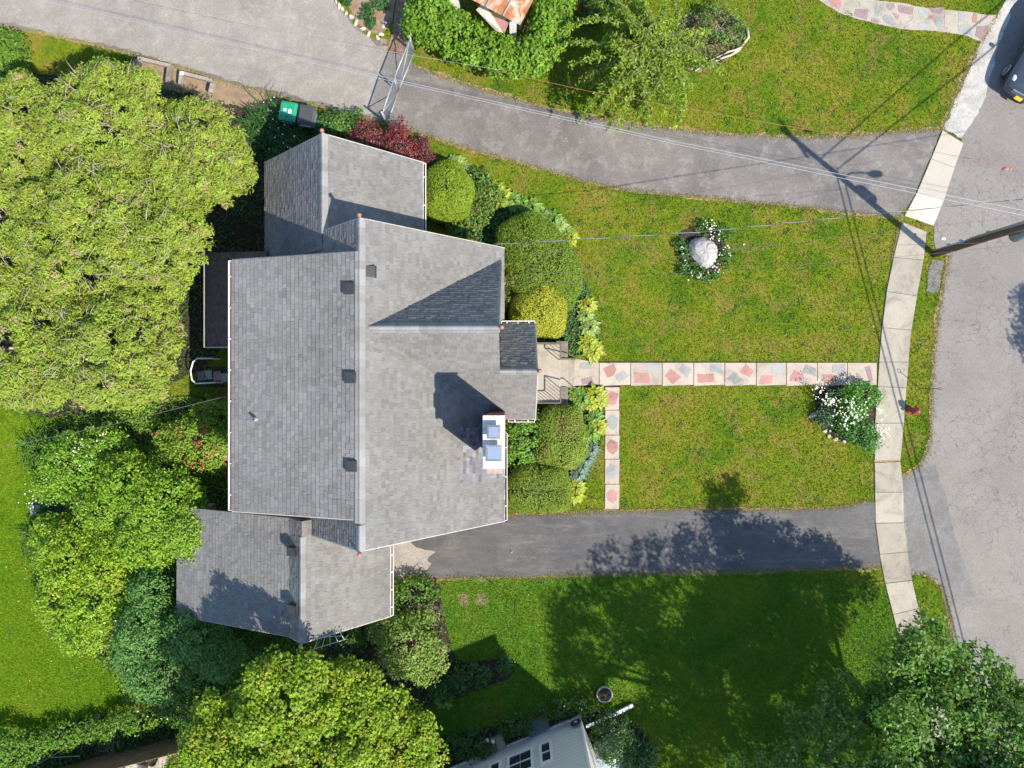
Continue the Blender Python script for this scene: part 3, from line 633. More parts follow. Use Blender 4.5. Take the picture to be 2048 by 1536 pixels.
# gutters with hanger straps
def gutter(a, b, out, step=.95, bottom='debris'):
    a, b, out = Vector(a), Vector(b), Vector(out); d = (b-a).normalized(); wd = .1
    mb = MB(); mb.beam(a+out*wd, b+out*wd, .02, .1); mb.beam(a+out*.0, b+out*.0, .014, .1); 
    for e in (a, b): mb.beam(e+out*.01, e+out*(wd-.012), .016, .1)
    gt = part(mb, 'gutter', 'white', house)
    fl = MB(); fl.beam(a+out*wd/2-Vector((0, 0, .045))+d*.012, b+out*wd/2-Vector((0, 0, .045))-d*.012, wd-.036, .02); f = fl.build('leaf_litter', bottom, gt); local(house, f)
    L = (b-a).length; k = max(2, int(L/step))
    for i in range(k):
        p = a+d*((i+.5)/k*L); s = MB(); s.beam(p+out*.012+Vector((0, 0, .053)), p+out*(wd+.008)+Vector((0, 0, .053)), .03, .008); local(house, s.build('hanger', 'white', gt))
gutter((-9.52, 4.18, 5.72), (-9.52, -4.29, 5.72), (-1, 0, 0)); gutter((-.29, -5.28, 2.33), (-.29, -1.9, 2.33), (1, 0, 0)); gutter((-3.44, 5.3, 2.33), (-3.44, 8.54, 2.33), (1, 0, 0))
gutter((-4.7, -8.96, 2.33), (-4.7, -5.6, 2.33), (1, 0, 0), .6); gutter((-.4, 2.32, 2.51), (.87, 2.32, 2.51), (0, 1, 0), .42); gutter((-.14, -1.36, 2.52), (.87, -1.36, 2.52), (0, -1, 0), .38)
# roof vents
def vent(px, py, z, yaw, pitch_x, size=.36, h=.24):
    t = W(px, py, z); r = part(MB(), 'roof_vent', None, house) if False else None
    mb = MB(); R = Matrix.Rotation(yaw, 3, 'Z')
    hood = [(-.5, -.5, 0), (.5, -.5, 0), (.5, .5, 0), (-.5, .5, 0)]
    a, hh = size, h
    pts = [Vector((x*a, y*a, -.25)) for x, y, _ in hood]+[Vector((-.5*a, -.5*a, hh*.55)), Vector((.5*a, -.5*a, hh)), Vector((.5*a, .5*a, hh)), Vector((-.5*a, .5*a, hh*.55))]
    top = [Vector((-.05*a, -.5*a, hh*1.0)), Vector((-.05*a, .5*a, hh*1.0))]
    mb.v = [tuple(R @ p+t) for p in pts]; mb.f = [(3, 2, 1, 0), (4, 5, 6, 7), (0, 1, 5, 4), (1, 2, 6, 5), (2, 3, 7, 6), (3, 0, 4, 7)]; mb.t = [None]*6
    v = part(mb, 'roof_vent', 'vent', house, bevel=.015); fl = MB(); fl.beam(R @ Vector((-.56*a, 0, hh*.55-.02))+t, R @ Vector((-.5*a, 0, hh*.55-.02))+t, a*1.02, .05); local(house, fl.build('louvre', 'black', v))
M['vent'] = plain('vent_metal', (.035, .034, .036), .55, .1, var=.15)
vent(741, 544, 7.0, 0 + math.pi, 0); vent(701, 578, 7.25, 0, 0); vent(703, 755, 7.25, 0, 0); vent(705, 931, 7.25, 0, 0); vent(587, 1100, 4.9, 0, 0, .3, .42); vent(588, 1214, 4.9, 0, 0, .3, .42)
c = W(516, 838, 6.0); mb = MB(); mb.lathe((c.x, c.y, 5.9), [(.11, 0), (.11, .12), (.06, .16), (.055, .5)], 14); vp_ = part(mb, 'vent_pipe', 'galv', house, True)
mb = MB(); mb.lathe((c.x, c.y, 6.4), [(.042, 0), (.042, .006)], 12); local(house, mb.build('pipe_bore', 'black', vp_))
# chimney
M['brick'] = plain('chimney_brick', (.26, .085, .06), .85, var=.3, scale=9, bmp=.4)
M['brick_pale'] = plain('mortar_brick', (.38, .24, .19), .85, var=.25, scale=9)
M['cap'] = plain('chimney_crown', (.5, .47, .41), .8, var=.22, scale=6)
M['steel'] = plain('stainless_cap', (.55, .58, .62), .28, .85, var=.06)
x0, x1, y0, y1, zt = -.87, -.27, -2.58, -1.05, 7.55
mb = MB(); mb.box(((x0+x1)/2, (y0+y1)/2, zt/2-.1), (x1-x0, y1-y0, zt+.1)); chim = part(mb, 'chimney', 'trim', house)
br = MB(); z = 2.2; r = 0
while z < zt-.14:                     # brick courses proud of the mortar
    for side in range(4):
        Ls = (x1-x0) if side % 2 == 0 else (y1-y0); off = (r % 2)*.105; s = -off
        while s < Ls-.02:
            a, b = max(s, .0), min(s+.2, Ls); s += .21
            if b-a < .04: continue
            m_ = (a+b)/2; t = random.uniform(.75, 1.2)
            if side == 0: ce, dm = (x0+m_, y0-.004, z+.03), (b-a-.01, .022, .058)
            elif side == 2: ce, dm = (x0+m_, y1+.004, z+.03), (b-a-.01, .022, .058)
            elif side == 1: ce, dm = (x1+.004, y0+m_, z+.03), (.022, b-a-.01, .058)
            else: ce, dm = (x0-.004, y0+m_, z+.03), (.022, b-a-.01, .058)
            br.box(ce, dm)
    z += .072; r += 1
o = local(house, br.build('bricks', 'brick', chim)); o['kind'] = 'stuff'
sb = MB()                              # sloping brick shoulder on the south side
for i in range(7): sb.box(((x0+x1)/2+.02, y0-.18+.012*i, 4.6+.4*i), (x1-x0-.08, .35, .38))
local(house, sb.build('brick_shoulder', 'brick_pale', chim, bevel=.01))
cp_ = MB(); cp_.box(((x0+x1)/2, (y0+y1)/2, zt+.02), (x1-x0+.1, y1-y0+.14, .16)); local(house, cp_.build('chimney_crown', 'cap', chim, bevel=.02))
for cy_, s_ in ((-1.48, .42), (-2.14, .5)):
    f = MB(); f.box((-.57, cy_, zt+.17), (s_*.7, s_*.7, .2)); fl = local(house, f.build('flue', 'trim', chim))
    c_ = MB(); zc = zt+.3; ring = lambda k, z: [(-.57+x*k, cy_+y*k, z) for x, y in ((-.5, -.5), (.5, -.5), (.5, .5), (-.5, .5))]
    a, b, d_ = ring(s_, zc), ring(s_*1.02, zc+.05), ring(s_*.72, zc+.14)
    c_.face(a[::-1]); c_.face(d_)
    for k in range(4): c_.face([a[k], a[(k+1) % 4], b[(k+1) % 4], b[k]]); c_.face([b[k], b[(k+1) % 4], d_[(k+1) % 4], d_[k]])
    local(house, c_.build('chimney_cap', 'steel', chim))
# front steps and landing
st = empty('front_steps', 'concrete front steps with landing below the porch', 'steps', W(1100, 745))
def pbox(mb, x0, y0, x1, y1, z0, z1, zr=None): 
    a = W2(x0, y0, zr if zr is not None else z1); b = W2(x1, y1, zr if zr is not None else z1); mb.prism([(a[0], b[1]), (b[0], b[1]), (b[0], a[1]), (a[0], a[1])], z0, z1)
mb = MB(); pbox(mb, 1040, 687, 1120, 806, -.05, .54); part(mb, 'landing', 'conc', st, bevel=.01)
for i, (xa, xb, z) in enumerate(((1104, 1121, .50), (1119, 1136, .34), (1134, 1149, .18))):
    mb = MB(); pbox(mb, xa, 716, xb, 774, -.05, z+.003*i); part(mb, 'step', 'conc', st, bevel=.01)
for ya, yb in ((682, 714), (776, 812)):
    mb = MB(); pbox(mb, 1112, ya, 1136, yb, -.05, .5); part(mb, 'cheek_wall', 'cheek', st, bevel=.012)
def railing(flip, label):
    r = empty('stair_railing', label, 'railing', W(1090, 700 if flip > 0 else 800), 'railings of the front steps')
    y = 686 if flip > 0 else 806; yt = 718 if flip > 0 else 775
    A, B, C = W(1065, y, 1.42), W(1121, y, 1.42), W(1121, yt, 1.42); D = W(1152, yt, 1.0)
    mb = MB(); mb.tube([A, B], .032, 6); part(mb, 'top_rail', 'rail', r); mb = MB(); mb.tube([B, C], .032, 6); part(mb, 'top_rail', 'rail', r); mb = MB(); mb.tube([C, D], .03, 6); part(mb, 'hand_rail', 'rail', r)
    mb = MB(); mb.tube([A-Vector((0, 0, .75)), B-Vector((0, 0, .75))], .015, 5); part(mb, 'bottom_rail', 'rail', r)
    for s, e, k in ((A, B, 7), (B, C, 4)):
        for i in range(k+1):
            p = s.lerp(e, i/k); mb = MB(); mb.tube([p, (p.x, p.y, .5)], .012 if 0 < i < k else .02, 5); part(mb, 'baluster', 'rail', r)
    mb = MB(); mb.tube([D, (D.x, D.y, .05)], .02, 6); part(mb, 'newel', 'rail', r)
railing(1, 'brown iron railing beside the front steps nearest the round yellow yew'); railing(-1, 'brown iron railing beside the front steps nearest the chimney side')
# rear lean-to porch, dark brown roof
rp = empty('rear_porch', 'low dark brown lean-to porch behind the house, half under the conifers', 'porch', (-10.6, 3.3, 0))
M['brownroof'] = plain('brown_roll_roofing', (.1, .07, .05), .95, var=.3, scale=5, bmp=.5)
mb = MB(); mb.v = [(-11.8, 1.45, 2.45), (-9.3, 1.45, 2.75), (-9.3, 5.05, 2.75), (-11.8, 5.05, 2.45)]; mb.v += [(x, y, z+.09) for x, y, z in mb.v]; mb.f = [(3, 2, 1, 0), (4, 5, 6, 7), (0, 1, 5, 4), (1, 2, 6, 5), (2, 3, 7, 6), (3, 0, 4, 7)]; mb.t = [None]*6; part(mb, 'roof', 'brownroof', rp)
mb = MB(); mb.beam((-11.82, 1.4, 2.5), (-11.82, 5.1, 2.5), .04, .16); part(mb, 'fascia', 'trim', rp)
mb = MB(); mb.beam((-11.8, 1.41, 2.5), (-9.3, 1.41, 2.8), .04, .16); part(mb, 'fascia', 'trim', rp)
for y in (1.6, 3.3, 4.9): mb = MB(); mb.box((-11.6, y, 1.2), (.1, .1, 2.4)); part(mb, 'post', 'trim', rp)
# ================================================================ VEGETATION
TREES = []
def lobe(px, py, z, r): return (tuple(W(px, py, z)), r)
def tree(name, label, lobes, tint, cat='tree', group=None, base=None, r0=.14, nl=14, bark='bark', crown='crown', **kw):
    cs = np.array([c for c, r in lobes]); c = cs.mean(0); b = base or (c[0], c[1], 0); t = empty(name, label, cat, (b[0], b[1], 0), group)
    TREES.append(t); ob, C = foliage(crown, lobes, t, tint, **kw); zt = max(cc[2] for cc, r in lobes)
    limbs('branches', (b[0], b[1], 0), (c[0], c[1], zt), C, t, r0, nl, bark)
    for ch in t.children:
        if ch.name.startswith(('branches', crown)): ch['kind'] = 'stuff'
    return t
# --- big conifer grove on the left
CED = dict(per_m2=8.5, rc=.2, k=38, L=.14, Wd=.042, mat='needle', accent=(.34, .27, .12), acc=.07, val=.45, up=-.1, rmin=.75, flat=.8, nup=1.0, nrand=.5, inner=.55)
def knobbly(px, py, z, r, rz, n, rs):
    """main body plus many smaller boughs standing out of it"""
    c = W(px, py, z); ls = [((c.x, c.y, c.z-.1), (r*.93, r*.93, rz*.92))]
    for i in range(n):
        d = Vector((random.gauss(0, 1), random.gauss(0, 1), abs(random.gauss(.15, .8)))).normalized(); s = random.uniform(*rs)
        ls.append(((c.x+d.x*r*.86, c.y+d.y*r*.86, c.z+d.z*rz*random.uniform(.72, .92)), (s, s, s*.9)))
    return ls
CEDT = (.232, .296, .036)
cedars = [((50, 285), 5.0, 2.3, 'golden green conifer at the left edge nearest the lane'), ((235, 262), 5.2, 2.25, 'golden green conifer directly behind the weathered timber frame'), ((398, 325), 4.9, 1.85, 'golden green conifer nearest the recycling bin'),
          ((10, 480), 5.4, 2.5, 'golden green conifer at the left edge, middle of the grove'), ((190, 470), 5.7, 2.6, 'golden green conifer in the centre of the grove'), ((310, 485), 5.2, 2.0, 'golden green conifer overhanging the rear porch roof'),
          ((50, 690), 5.2, 2.4, 'golden green conifer at the grove end beside the back lawn'), ((235, 690), 5.4, 2.35, 'golden green conifer nearest the white pipe hoop')]
for (p, z, r, lab) in cedars:
    ls = knobbly(p[0], p[1], z-1.3, r, 1.9, 34, (.28, .62))
    tree('conifer', lab, ls, CEDT, group='conifers of the rear grove', r0=.13, nl=26, bark='bark_pale', **CED)
    tw = MB(); c0 = W(p[0], p[1], z-1.3)
    for i in range(60):
        d = Vector((random.gauss(0, 1), random.gauss(0, 1), abs(random.gauss(.8, .4))+.5)).normalized(); q = c0+Vector((d.x*r, d.y*r, d.z*1.9))*random.uniform(.9, 1.04); e = q+Vector((d.x+random.gauss(0, .7), d.y+random.gauss(0, .7), random.uniform(0, .35))).normalized()*random.uniform(.3, .7); tw.tube([q, q.lerp(e, .5)+Vector((0, 0, .06)), e], [.014, .01, .004], 4)
    o = part(tw, 'twigs', 'bark_pale', TREES[-1], True); o['kind'] = 'stuff'
# --- clipped yews
def yew(name, label, px, py, rx, ry, z, tint, n, rot=0, pw=2.5, shape=None, leaf=.095, accent=None, acc=0):
    c = W(px, py, z*.6); k = (H-z*.6)/F; rx *= k; ry *= k; t = empty(name, label, 'shrub', (c.x, c.y, 0), 'clipped evergreen shrubs')
    d = unit(rng.normal(size=(int(n*1.5), 3))); d = d[d[:, 2] > -.15][:n]
    e = 2/pw; dd = np.sign(d)*np.abs(d)**e; dd = dd/np.maximum((np.abs(dd)**pw).sum(1, keepdims=True)**(1/pw), .01)
    zc = z*.45; R = np.array([rx, ry, z-zc]); ang = np.arctan2(d[:, 1], d[:, 0]); warp = 1+.05*np.sin(3*ang+px)+.03*np.sin(5*ang+py)
    P = dd*R*warp[:, None]; bumpy = 1+.035*np.sin(P[:, 0]*5.1+px)*np.sin(P[:, 1]*4.7+py); P = P*bumpy[:, None]*(1-.06*rng.random((len(P), 1))**2)
    cr, sr = math.cos(rot), math.sin(rot); P = np.stack([P[:, 0]*cr-P[:, 1]*sr, P[:, 0]*sr+P[:, 1]*cr, P[:, 2]], 1)
    low = P[:, 2] < 0; P[low, 2] *= (zc-.05)/max(z-zc, .1)
    nrm = unit(unit(P/ (np.array([rx, ry, z-zc])**2)) + rng.normal(size=P.shape)*.55)
    tt = 1.95*np.array(tint)[None]*(1+.5*(rng.random((len(P), 1))-.5))*(1+.2*(rng.random((len(P), 3))-.5))
    if accent is not None: s = (np.sin(P[:, 0]*2.3+1)*np.sin(P[:, 1]*2.9) > .25) & (rng.random(len(P)) < acc); tt[s] = np.array(accent)*(1+.3*(rng.random((s.sum(), 1))-.5))
    P = P+np.array([c.x, c.y, zc])
    ob = local(t, link('foliage', quads_mesh('foliage', leaf_quads(P, nrm, leaf*(.7+.6*rng.random(len(P))), leaf*.55, .1), np.clip(tt, 0, 1), 'needle'), t)); ob['kind'] = 'stuff'
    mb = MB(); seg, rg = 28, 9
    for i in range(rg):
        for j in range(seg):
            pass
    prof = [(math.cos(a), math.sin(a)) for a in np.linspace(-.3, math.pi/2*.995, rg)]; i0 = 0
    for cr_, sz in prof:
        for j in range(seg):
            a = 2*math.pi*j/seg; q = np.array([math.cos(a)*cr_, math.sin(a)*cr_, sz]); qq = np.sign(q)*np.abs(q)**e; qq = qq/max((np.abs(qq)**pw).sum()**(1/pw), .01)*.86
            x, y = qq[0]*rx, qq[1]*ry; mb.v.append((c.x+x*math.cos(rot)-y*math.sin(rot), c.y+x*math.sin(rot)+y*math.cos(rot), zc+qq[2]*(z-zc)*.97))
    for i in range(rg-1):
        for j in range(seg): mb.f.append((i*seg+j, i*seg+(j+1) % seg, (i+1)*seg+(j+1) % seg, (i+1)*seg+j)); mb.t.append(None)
    mb.f.append(tuple((rg-1)*seg+j for j in range(seg))); mb.t.append(None); part(mb, 'dark_core', 'core', t, True)  # solid core added behind the leaves, coloured dark for the shaded inside
    st = MB(); st.tube([(c.x, c.y, -.05), (c.x, c.y, zc)], .07, 7); part(st, 'stem', 'bark', t); return t
yew('clipped_yew', 'bright green round clipped yew against the north wing gutter', 895, 384, 51, 60, 1.7, (.1, .14, .01), 17000, pw=2.6)
yew('clipped_yew', 'largest long oval clipped yew between boulder lawn and house', 1077, 530, 72, 108, 1.5, (.076, .112, .01), 30000, rot=.42, pw=2.7)
yew('clipped_yew', 'yellowish round clipped yew beside the front steps', 1078, 622, 58, 56, 1.75, (.165, .17, .015), 17000, pw=2.4)
yew('clipped_yew', 'mixed green and brown clipped yew below the front steps', 1122, 876, 54, 66, 1.4, (.1, .138, .018), 14000, pw=2.6, accent=(.22, .15, .05), acc=.35)
yew('clipped_yew', 'dark green square clipped yew at the driveway corner', 1078, 978, 66, 49, 1.3, (.088, .122, .013), 15000, pw=3.4)
# --- loose shrubs
def shrub(label, blobs, tint, name='shrub', cat='shrub', group='garden shrubs', **kw):
    a = dict(per_m2=11, rc=.24, k=22, L=.11, Wd=.065, up=-.1, rmin=.7, r0=.045, nl=10); a.update(kw)
    return tree(name, label, [lobe(*b) for b in blobs], tint, cat, group, crown='foliage', **a)
shrub('bright green leafy shrub between chimney and clipped yews', [(1050, 880, .7, (.85, .95, .6)), (1042, 905, .6, (.7, .8, .5)), (1060, 850, .5, .5)], (.15, .29, .035))
shrub('multicoloured shrub beside the dark cross gable', [(1018, 545, .7, (.5, .7, .6)), (1016, 600, .5, (.4, .6, .5))], (.13, .17, .03), accent=(.3, .2, .06), acc=.2)
shrub('small green shrub between the two largest front yews', [(940, 430, .5, (.8, .6, .45)), (975, 395, .5, (.6, .6, .4)), (925, 460, .4, (.6, .4, .35)), (960, 360, .4, (.4, .5, .35))], (.125, .215, .03), accent=(.2, .15, .05), acc=.1)
RED = dict(accent=(.2, .085, .06), acc=.3, L=.085, Wd=.05, hue=.3, per_m2=13)
shrub('dark red barberry bush beside the gate post', [(745, 295, .8, (.75, .65, .7)), (735, 270, .8, (.5, .5, .6)), (715, 285, .6, .4)], (.185, .045, .05), 'barberry_bush', group='red barberry bushes', **RED)
shrub('bright red spiky barberry bush, the tallest one', [(798, 295, .9, (.55, .8, .8)), (800, 262, 1.0, (.3, .45, .5)), (815, 310, .7, (.5, .5, .6))], (.22, .04, .05), 'barberry_bush', group='red barberry bushes', **RED)
shrub('dark red barberry bush touching the north wing corner', [(846, 312, .7, (.4, .5, .6)), (838, 290, .6, .35)], (.17, .04, .045), 'barberry_bush', group='red barberry bushes', **RED)
shrub('small green bush between the bins and the barberries', [(680, 250, .5, (.7, .5, .45)), (715, 240, .4, .35), (655, 245, .4, .35)], (.09, .19, .03))
# --- hedge round the shed (two arms)
HD = dict(per_m2=10, rc=.26, k=24, L=.15, Wd=.1, up=-.15, r0=.05, nl=16, val=.3, rmin=.8)
shrub('broad glossy green hedge between the gate and the rusty shed', [(862, 38, 1.1, (.9, .95, .95)), (900, 68, 1.1, (.85, .85, .85)), (945, 92, 1.1, (.85, .75, .85)), (992, 112, 1.1, (.85, .72, .85)), (1020, 125, 1.0, (.7, .6, .8)), (862, -10, 1.1, .9), (845, 50, 1.0, .75)], (.15, .275, .02), 'hedge', 'hedge', 'hedge around the shed', **HD)
shrub('glossy green hedge arm beside the shaded lawn and cherry tree', [(1060, 118, 1.1, (.75, .65, .9)), (1085, 85, 1.2, (.68, .8, .9)), (1103, 40, 1.2, (.72, .9, .9)), (1112, -15, 1.2, (.75, .9, .9))], (.155, .28, .02), 'hedge', 'hedge', 'hedge around the shed', accent=(.32, .24, .06), acc=.05, **HD)
shrub('dark green shrub at the top edge beside the red slatted bench', [(1205, -10, .8, (.8, .7, .7)), (1185, 20, .5, .5)], (.05, .12, .025))
# --- weeping cherry
def cherry():
    c = W(1285, 112, 2.4); t = empty('weeping_cherry', 'weeping tree with drooping bright green branches beside the lane', 'tree', (c.x, c.y, 0))
    tr = MB(); tr.tube([(c.x, c.y, -.1), (c.x+.05, c.y, 1.2), (c.x, c.y+.05, 2.6), (c.x-.1, c.y, 3.2)], [.13, .11, .09, .04], 8); part(tr, 'trunk', 'bark', t, True)
    br = MB(); P, Nn, T = [], [], []
    for i in range(130):
        a = random.random()*2*math.pi; R = 2.55*random.uniform(.35, 1.0)*(1+.18*math.sin(a*3+1)); z0 = 2.5+random.uniform(-.4, .8); s = Vector((c.x+random.gauss(0, .45), c.y+random.gauss(0, .45), z0)); d = Vector((math.cos(a), math.sin(a), 0))
        pts = []; bow = random.uniform(-.35, .35); sd = Vector((-d.y, d.x, 0))
        for q in np.linspace(0, 1, 8): pts.append(s+d*R*q+sd*bow*math.sin(q*2.5)+Vector((0, 0, .5*math.sin(q*2.2)-1.3*q**2.4)))
        br.tube(pts, [.012, .011, .01, .008, .007, .006, .005, .003], 4)
        for j in range(190):
            q = random.random()**.75*7; i0 = min(int(q), 6); p = pts[i0].lerp(pts[i0+1], q-i0); sp = .075
            P.append((p.x+random.gauss(0, sp), p.y+random.gauss(0, sp), p.z-abs(random.gauss(0, .12)))); T.append(i)
    P = np.array(P); n = len(P); bt = (1+.4*(rng.random((130, 1))-.5))[np.array(T)]
    tint = np.array([.19, .27, .02])*bt*(1+.4*(rng.random((n, 1))-.5))*(1+.15*(rng.random((n, 3))-.5))
    Nn = unit(np.array([0, 0, .8])+rng.normal(size=(n, 3))*.55)
    o = local(t, link('foliage', quads_mesh('foliage', leaf_quads(P, Nn, .15*(.6+.7*rng.random(n)), .068, .1), tint, 'leaf'), t)); o['kind'] = 'stuff'
    o = part(br, 'branches', 'bark', t, True); o['kind'] = 'stuff'
cherry()
# --- broad trees at the lower edge
random.seed(5); mp = []
for (x, y, z, r, k_) in ((615, 1500, 5.0, 2.9, 26), (480, 1475, 5.6, 1.6, 12), (430, 1560, 4.2, 1.5, 10), (565, 1400, 6.2, 1.5, 12), (690, 1405, 5.0, 1.6, 12), (785, 1480, 4.4, 1.6, 12), (800, 1570, 4.0, 1.6, 8), (620, 1640, 5.0, 2.6, 8)): mp += knobbly(x, y, z, r, r*.8, k_, (.35, .65))
tree('maple_tree', 'broad bright yellow green tree at the bottom edge below the garage wing', mp,
     (.2, .298, .013), r0=.2, nl=40, per_m2=10, rc=.22, k=26, L=.11, Wd=.085, up=-.05, accent=(.26, .27, .02), acc=.15, nup=.7, nrand=.6, val=.4, inner=.5)
OAK = dict(per_m2=4.4, rc=.38, k=42, L=.15, Wd=.09, up=-.3, rmin=.62, r0=.24, nl=40, val=.35, nrand=.7, inner=.6)
tree('oak_tree', 'large dark green oak overhanging sidewalk and street at the lower right', [lobe(1852, 1275, 6.6, .6), lobe(1812, 1302, 6.3, .6), lobe(1960, 1345, 5.0, .85), lobe(1890, 1350, 5.5, 1.0), lobe(2040, 1420, 5.2, .9), lobe(1880, 1430, 6.0, 1.4), lobe(1980, 1470, 6.0, 1.5), lobe(1900, 1540, 6.0, 1.7), lobe(2060, 1560, 6.5, 1.5), lobe(2010, 1680, 7.5, 2.3), lobe(1798, 1445, 7.0, .75), lobe(1838, 1395, 6.0, .8), lobe(1795, 1318, 5.8, .7), lobe(1800, 1365, 4.6, .9), lobe(1780, 1430, 4.4, 1.1), lobe(1988, 1770, 6, 2.0), lobe(2050, 1880, 6, 2.0)],
     (.108, .212, .03), base=(W(2010, 1600, 4).x, W(2010, 1680, 4).y, 0), **OAK)
tree('oak_tree', 'shaded oak limbs over the dark lawn at the bottom edge', [lobe(1690, 1400, 4.2, (1.2, 1.0, .7)), lobe(1720, 1500, 5.0, (1.4, 1.2, 1.0)), lobe(1620, 1480, 3.8, (1.1, 1.0, .7)), lobe(1560, 1555, 4.2, (1.2, 1.0, .8)), lobe(1794, 1575, 8.5, .95), lobe(1689, 1595, 8.5, .8), lobe(1800, 1600, 6.0, 1.5), lobe(1660, 1630, 6.6, (1.7, 1.5, 1.3)), lobe(1520, 1700, 7.0, (1.4, 1.4, 1.3)), lobe(1850, 1720, 8.2, 2.1), lobe(1690, 1800, 8.8, 2.0), lobe(1540, 1860, 7.6, (1.2, 1.3, 1.3)), lobe(1800, 1758, 6, 1.9), lobe(1800, 1890, 6, 2.0), lobe(1630, 1870, 6, 1.6), lobe(1634, 1770, 5, 1.7), lobe(1790, 1806, 5, 1.7), lobe(1514, 1782, 5, 1.3), lobe(1505, 1535, 3.2, (1.0, .6, .55)), lobe(1600, 1450, 3.2, (.9, .7, .5)), lobe(1640, 1530, 3.8, (1.0, .8, .6))],
     (.105, .2, .045), base=(W(1690, 1640, 4).x, W(1690, 1760, 4).y, 0), **{**OAK, 'per_m2': 2.6, 'k': 30})
tree('street_tree', 'leafy tree beyond the right edge casting its shadow on the street', [(( 28.0, -1.4, 6.2), 2.2), ((29.4, -2.6, 6.0), 2.2), ((27.4, -2.6, 5.0), 1.4), ((28.8, .2, 5.4), 1.8)], (.09, .16, .02), **{**OAK, 'per_m2': 4})
# --- west garden
shrub('large bright green shrub over the garage wing corner', [(330, 1010, 1.8, (1.6, 1.5, 1.2)), (260, 960, 1.6, (1.2, 1.1, 1.0)), (380, 1060, 2.2, (1.0, 1.1, .9)), (300, 1080, 1.7, (1.2, 1.1, 1.0)), (210, 1020, 1.2, .9)], (.2, .335, .022), 'garden_tree', 'tree', 'garden shrubs', r0=.08, nl=24, per_m2=12)
shrub('broad yellow green shrub beside the back lawn', [(150, 1120, 1.2, (1.3, 1.5, 1.0)), (200, 1200, 1.2, (1.3, 1.2, 1.0)), (120, 1200, .9, (.9, 1.1, .7)), (170, 1265, 1.0, (1.0, .8, .8)), (110, 1070, .8, .8), (215, 1130, 1.3, 1.0), (250, 1090, 1.3, .9)], (.23, .36, .018), accent=(.33, .36, .03), acc=.12, L=.12)
shrub('flowering green shrub beside the back lawn, below the conifers', [(150, 925, .9, (1.4, 1.2, .8)), (215, 890, .8, (1.0, .9, .7)), (110, 960, .7, (.9, .8, .6)), (180, 975, .8, (1.0, .8, .7))], (.18, .325, .024))
shrub('shrub with pink and orange blossom against the rear gutter', [(400, 885, .9, (1.3, 1.1, .8)), (440, 900, .8, (.7, .9, .7)), (350, 880, .7, (.7, .7, .6)), (430, 830, .6, (.9, .8, .5))], (.2, .315, .03), accent=(.5, .16, .08), acc=.1)
shrub('tall blue green shrub beside the low garage roof', [(295, 1265, 2.0, (1.1, 1.2, 1.1)), (305, 1180, 1.8, (.75, .9, .8)), (390, 1265, 2.2, (1.2, 1.0, 1.0)), (325, 1345, 1.8, (1.3, 1.1, 1.0)), (440, 1310, 1.9, (1.0, .9, .9)), (262, 1310, 1.5, .7)], (.115, .24, .05), 'garden_tree', 'tree', 'garden shrubs', r0=.09, nl=24, per_m2=12, L=.1)
shrub('dark undergrowth at the foot of the garage gable', [(520, 1290, .5, (1.3, .5, .5)), (450, 1390, .5, (1.4, .7, .5)), (700, 1270, .4, (.9, .4, .4)), (370, 1420, .5, (1.2, .6, .45))], (.085, .18, .02), nl=0)
shrub('pale yellow green shrub right of the garage wing', [(815, 1290, 1.1, (1.1, 1.2, 1.0)), (850, 1320, 1.0, (.9, .9, .8)), (780, 1260, .8, (.8, .8, .7)), (835, 1245, .7, (.7, .7, .6))], (.2, .3, .055), accent=(.3, .24, .08), acc=.05)
shrub('low green shrub between garage gutter and driveway', [(830, 1180, .4, (1.0, .55, .4)), (800, 1205, .5, (.6, .7, .4)), (865, 1175, .35, (.4, .35, .3))], (.09, .185, .02))
shrub('dry twiggy shrub between driveway and pale shrub', [(840, 1215, .5, (.6, .5, .45)), (870, 1225, .35, .35)], (.15, .15, .06), L=.07, per_m2=8, k=12, nl=30)
for i, (x, y, r) in enumerate(((918, 1358, .42), (955, 1345, .42), (1008, 1328, .3), (885, 1380, .4))): shrub(('low dark shrub in the mulch bed, %s' % ('second from the left', 'third from the left', 'at the right tip', 'leftmost of the four')[i]), [(x, y, .35, (r, r, .35))], (.06, .14, .03), per_m2=18)
shrub('green bush in the top left corner', [(15, 115, .9, (.9, 1.0, .9)), (-30, 120, .9, 1.0), (35, 150, .5, .5)], (.105, .21, .018))
shrub('bushy green planting at the bottom left corner', [(15, 1500, .7, (1.1, .9, .7)), (70, 1490, .5, (.9, .5, .5)), (130, 1470, .5, (.8, .5, .5)), (200, 1460, .4, (.9, .5, .4)), (270, 1440, .5, (1.0, .5, .5))], (.12, .235, .02), nl=0)
shrub('round dark shrub beside the white downspout', [(1222, 1470, .8, (.8, .95, .8)), (1235, 1500, .7, (.6, .6, .6))], (.06, .125, .03), L=.08)
shrub('low shrub against the neighbouring house wall', [(940, 1490, .4, (.9, .6, .4)), (1030, 1450, .4, (.6, .5, .4)), (1110, 1420, .35, (.8, .35, .35)), (1160, 1410, .35, (.6, .3, .3))], (.065, .14, .025), nl=0)
shrub('shaggy shrub inside the curved root edging', [(1440, 45, .5, (.8, .8, .5)), (1410, 70, .45, (.6, .6, .45)), (1470, 60, .3, (.4, .5, .3))], (.12, .2, .04), accent=(.26, .19, .1), acc=.25, per_m2=5, rc=.2)
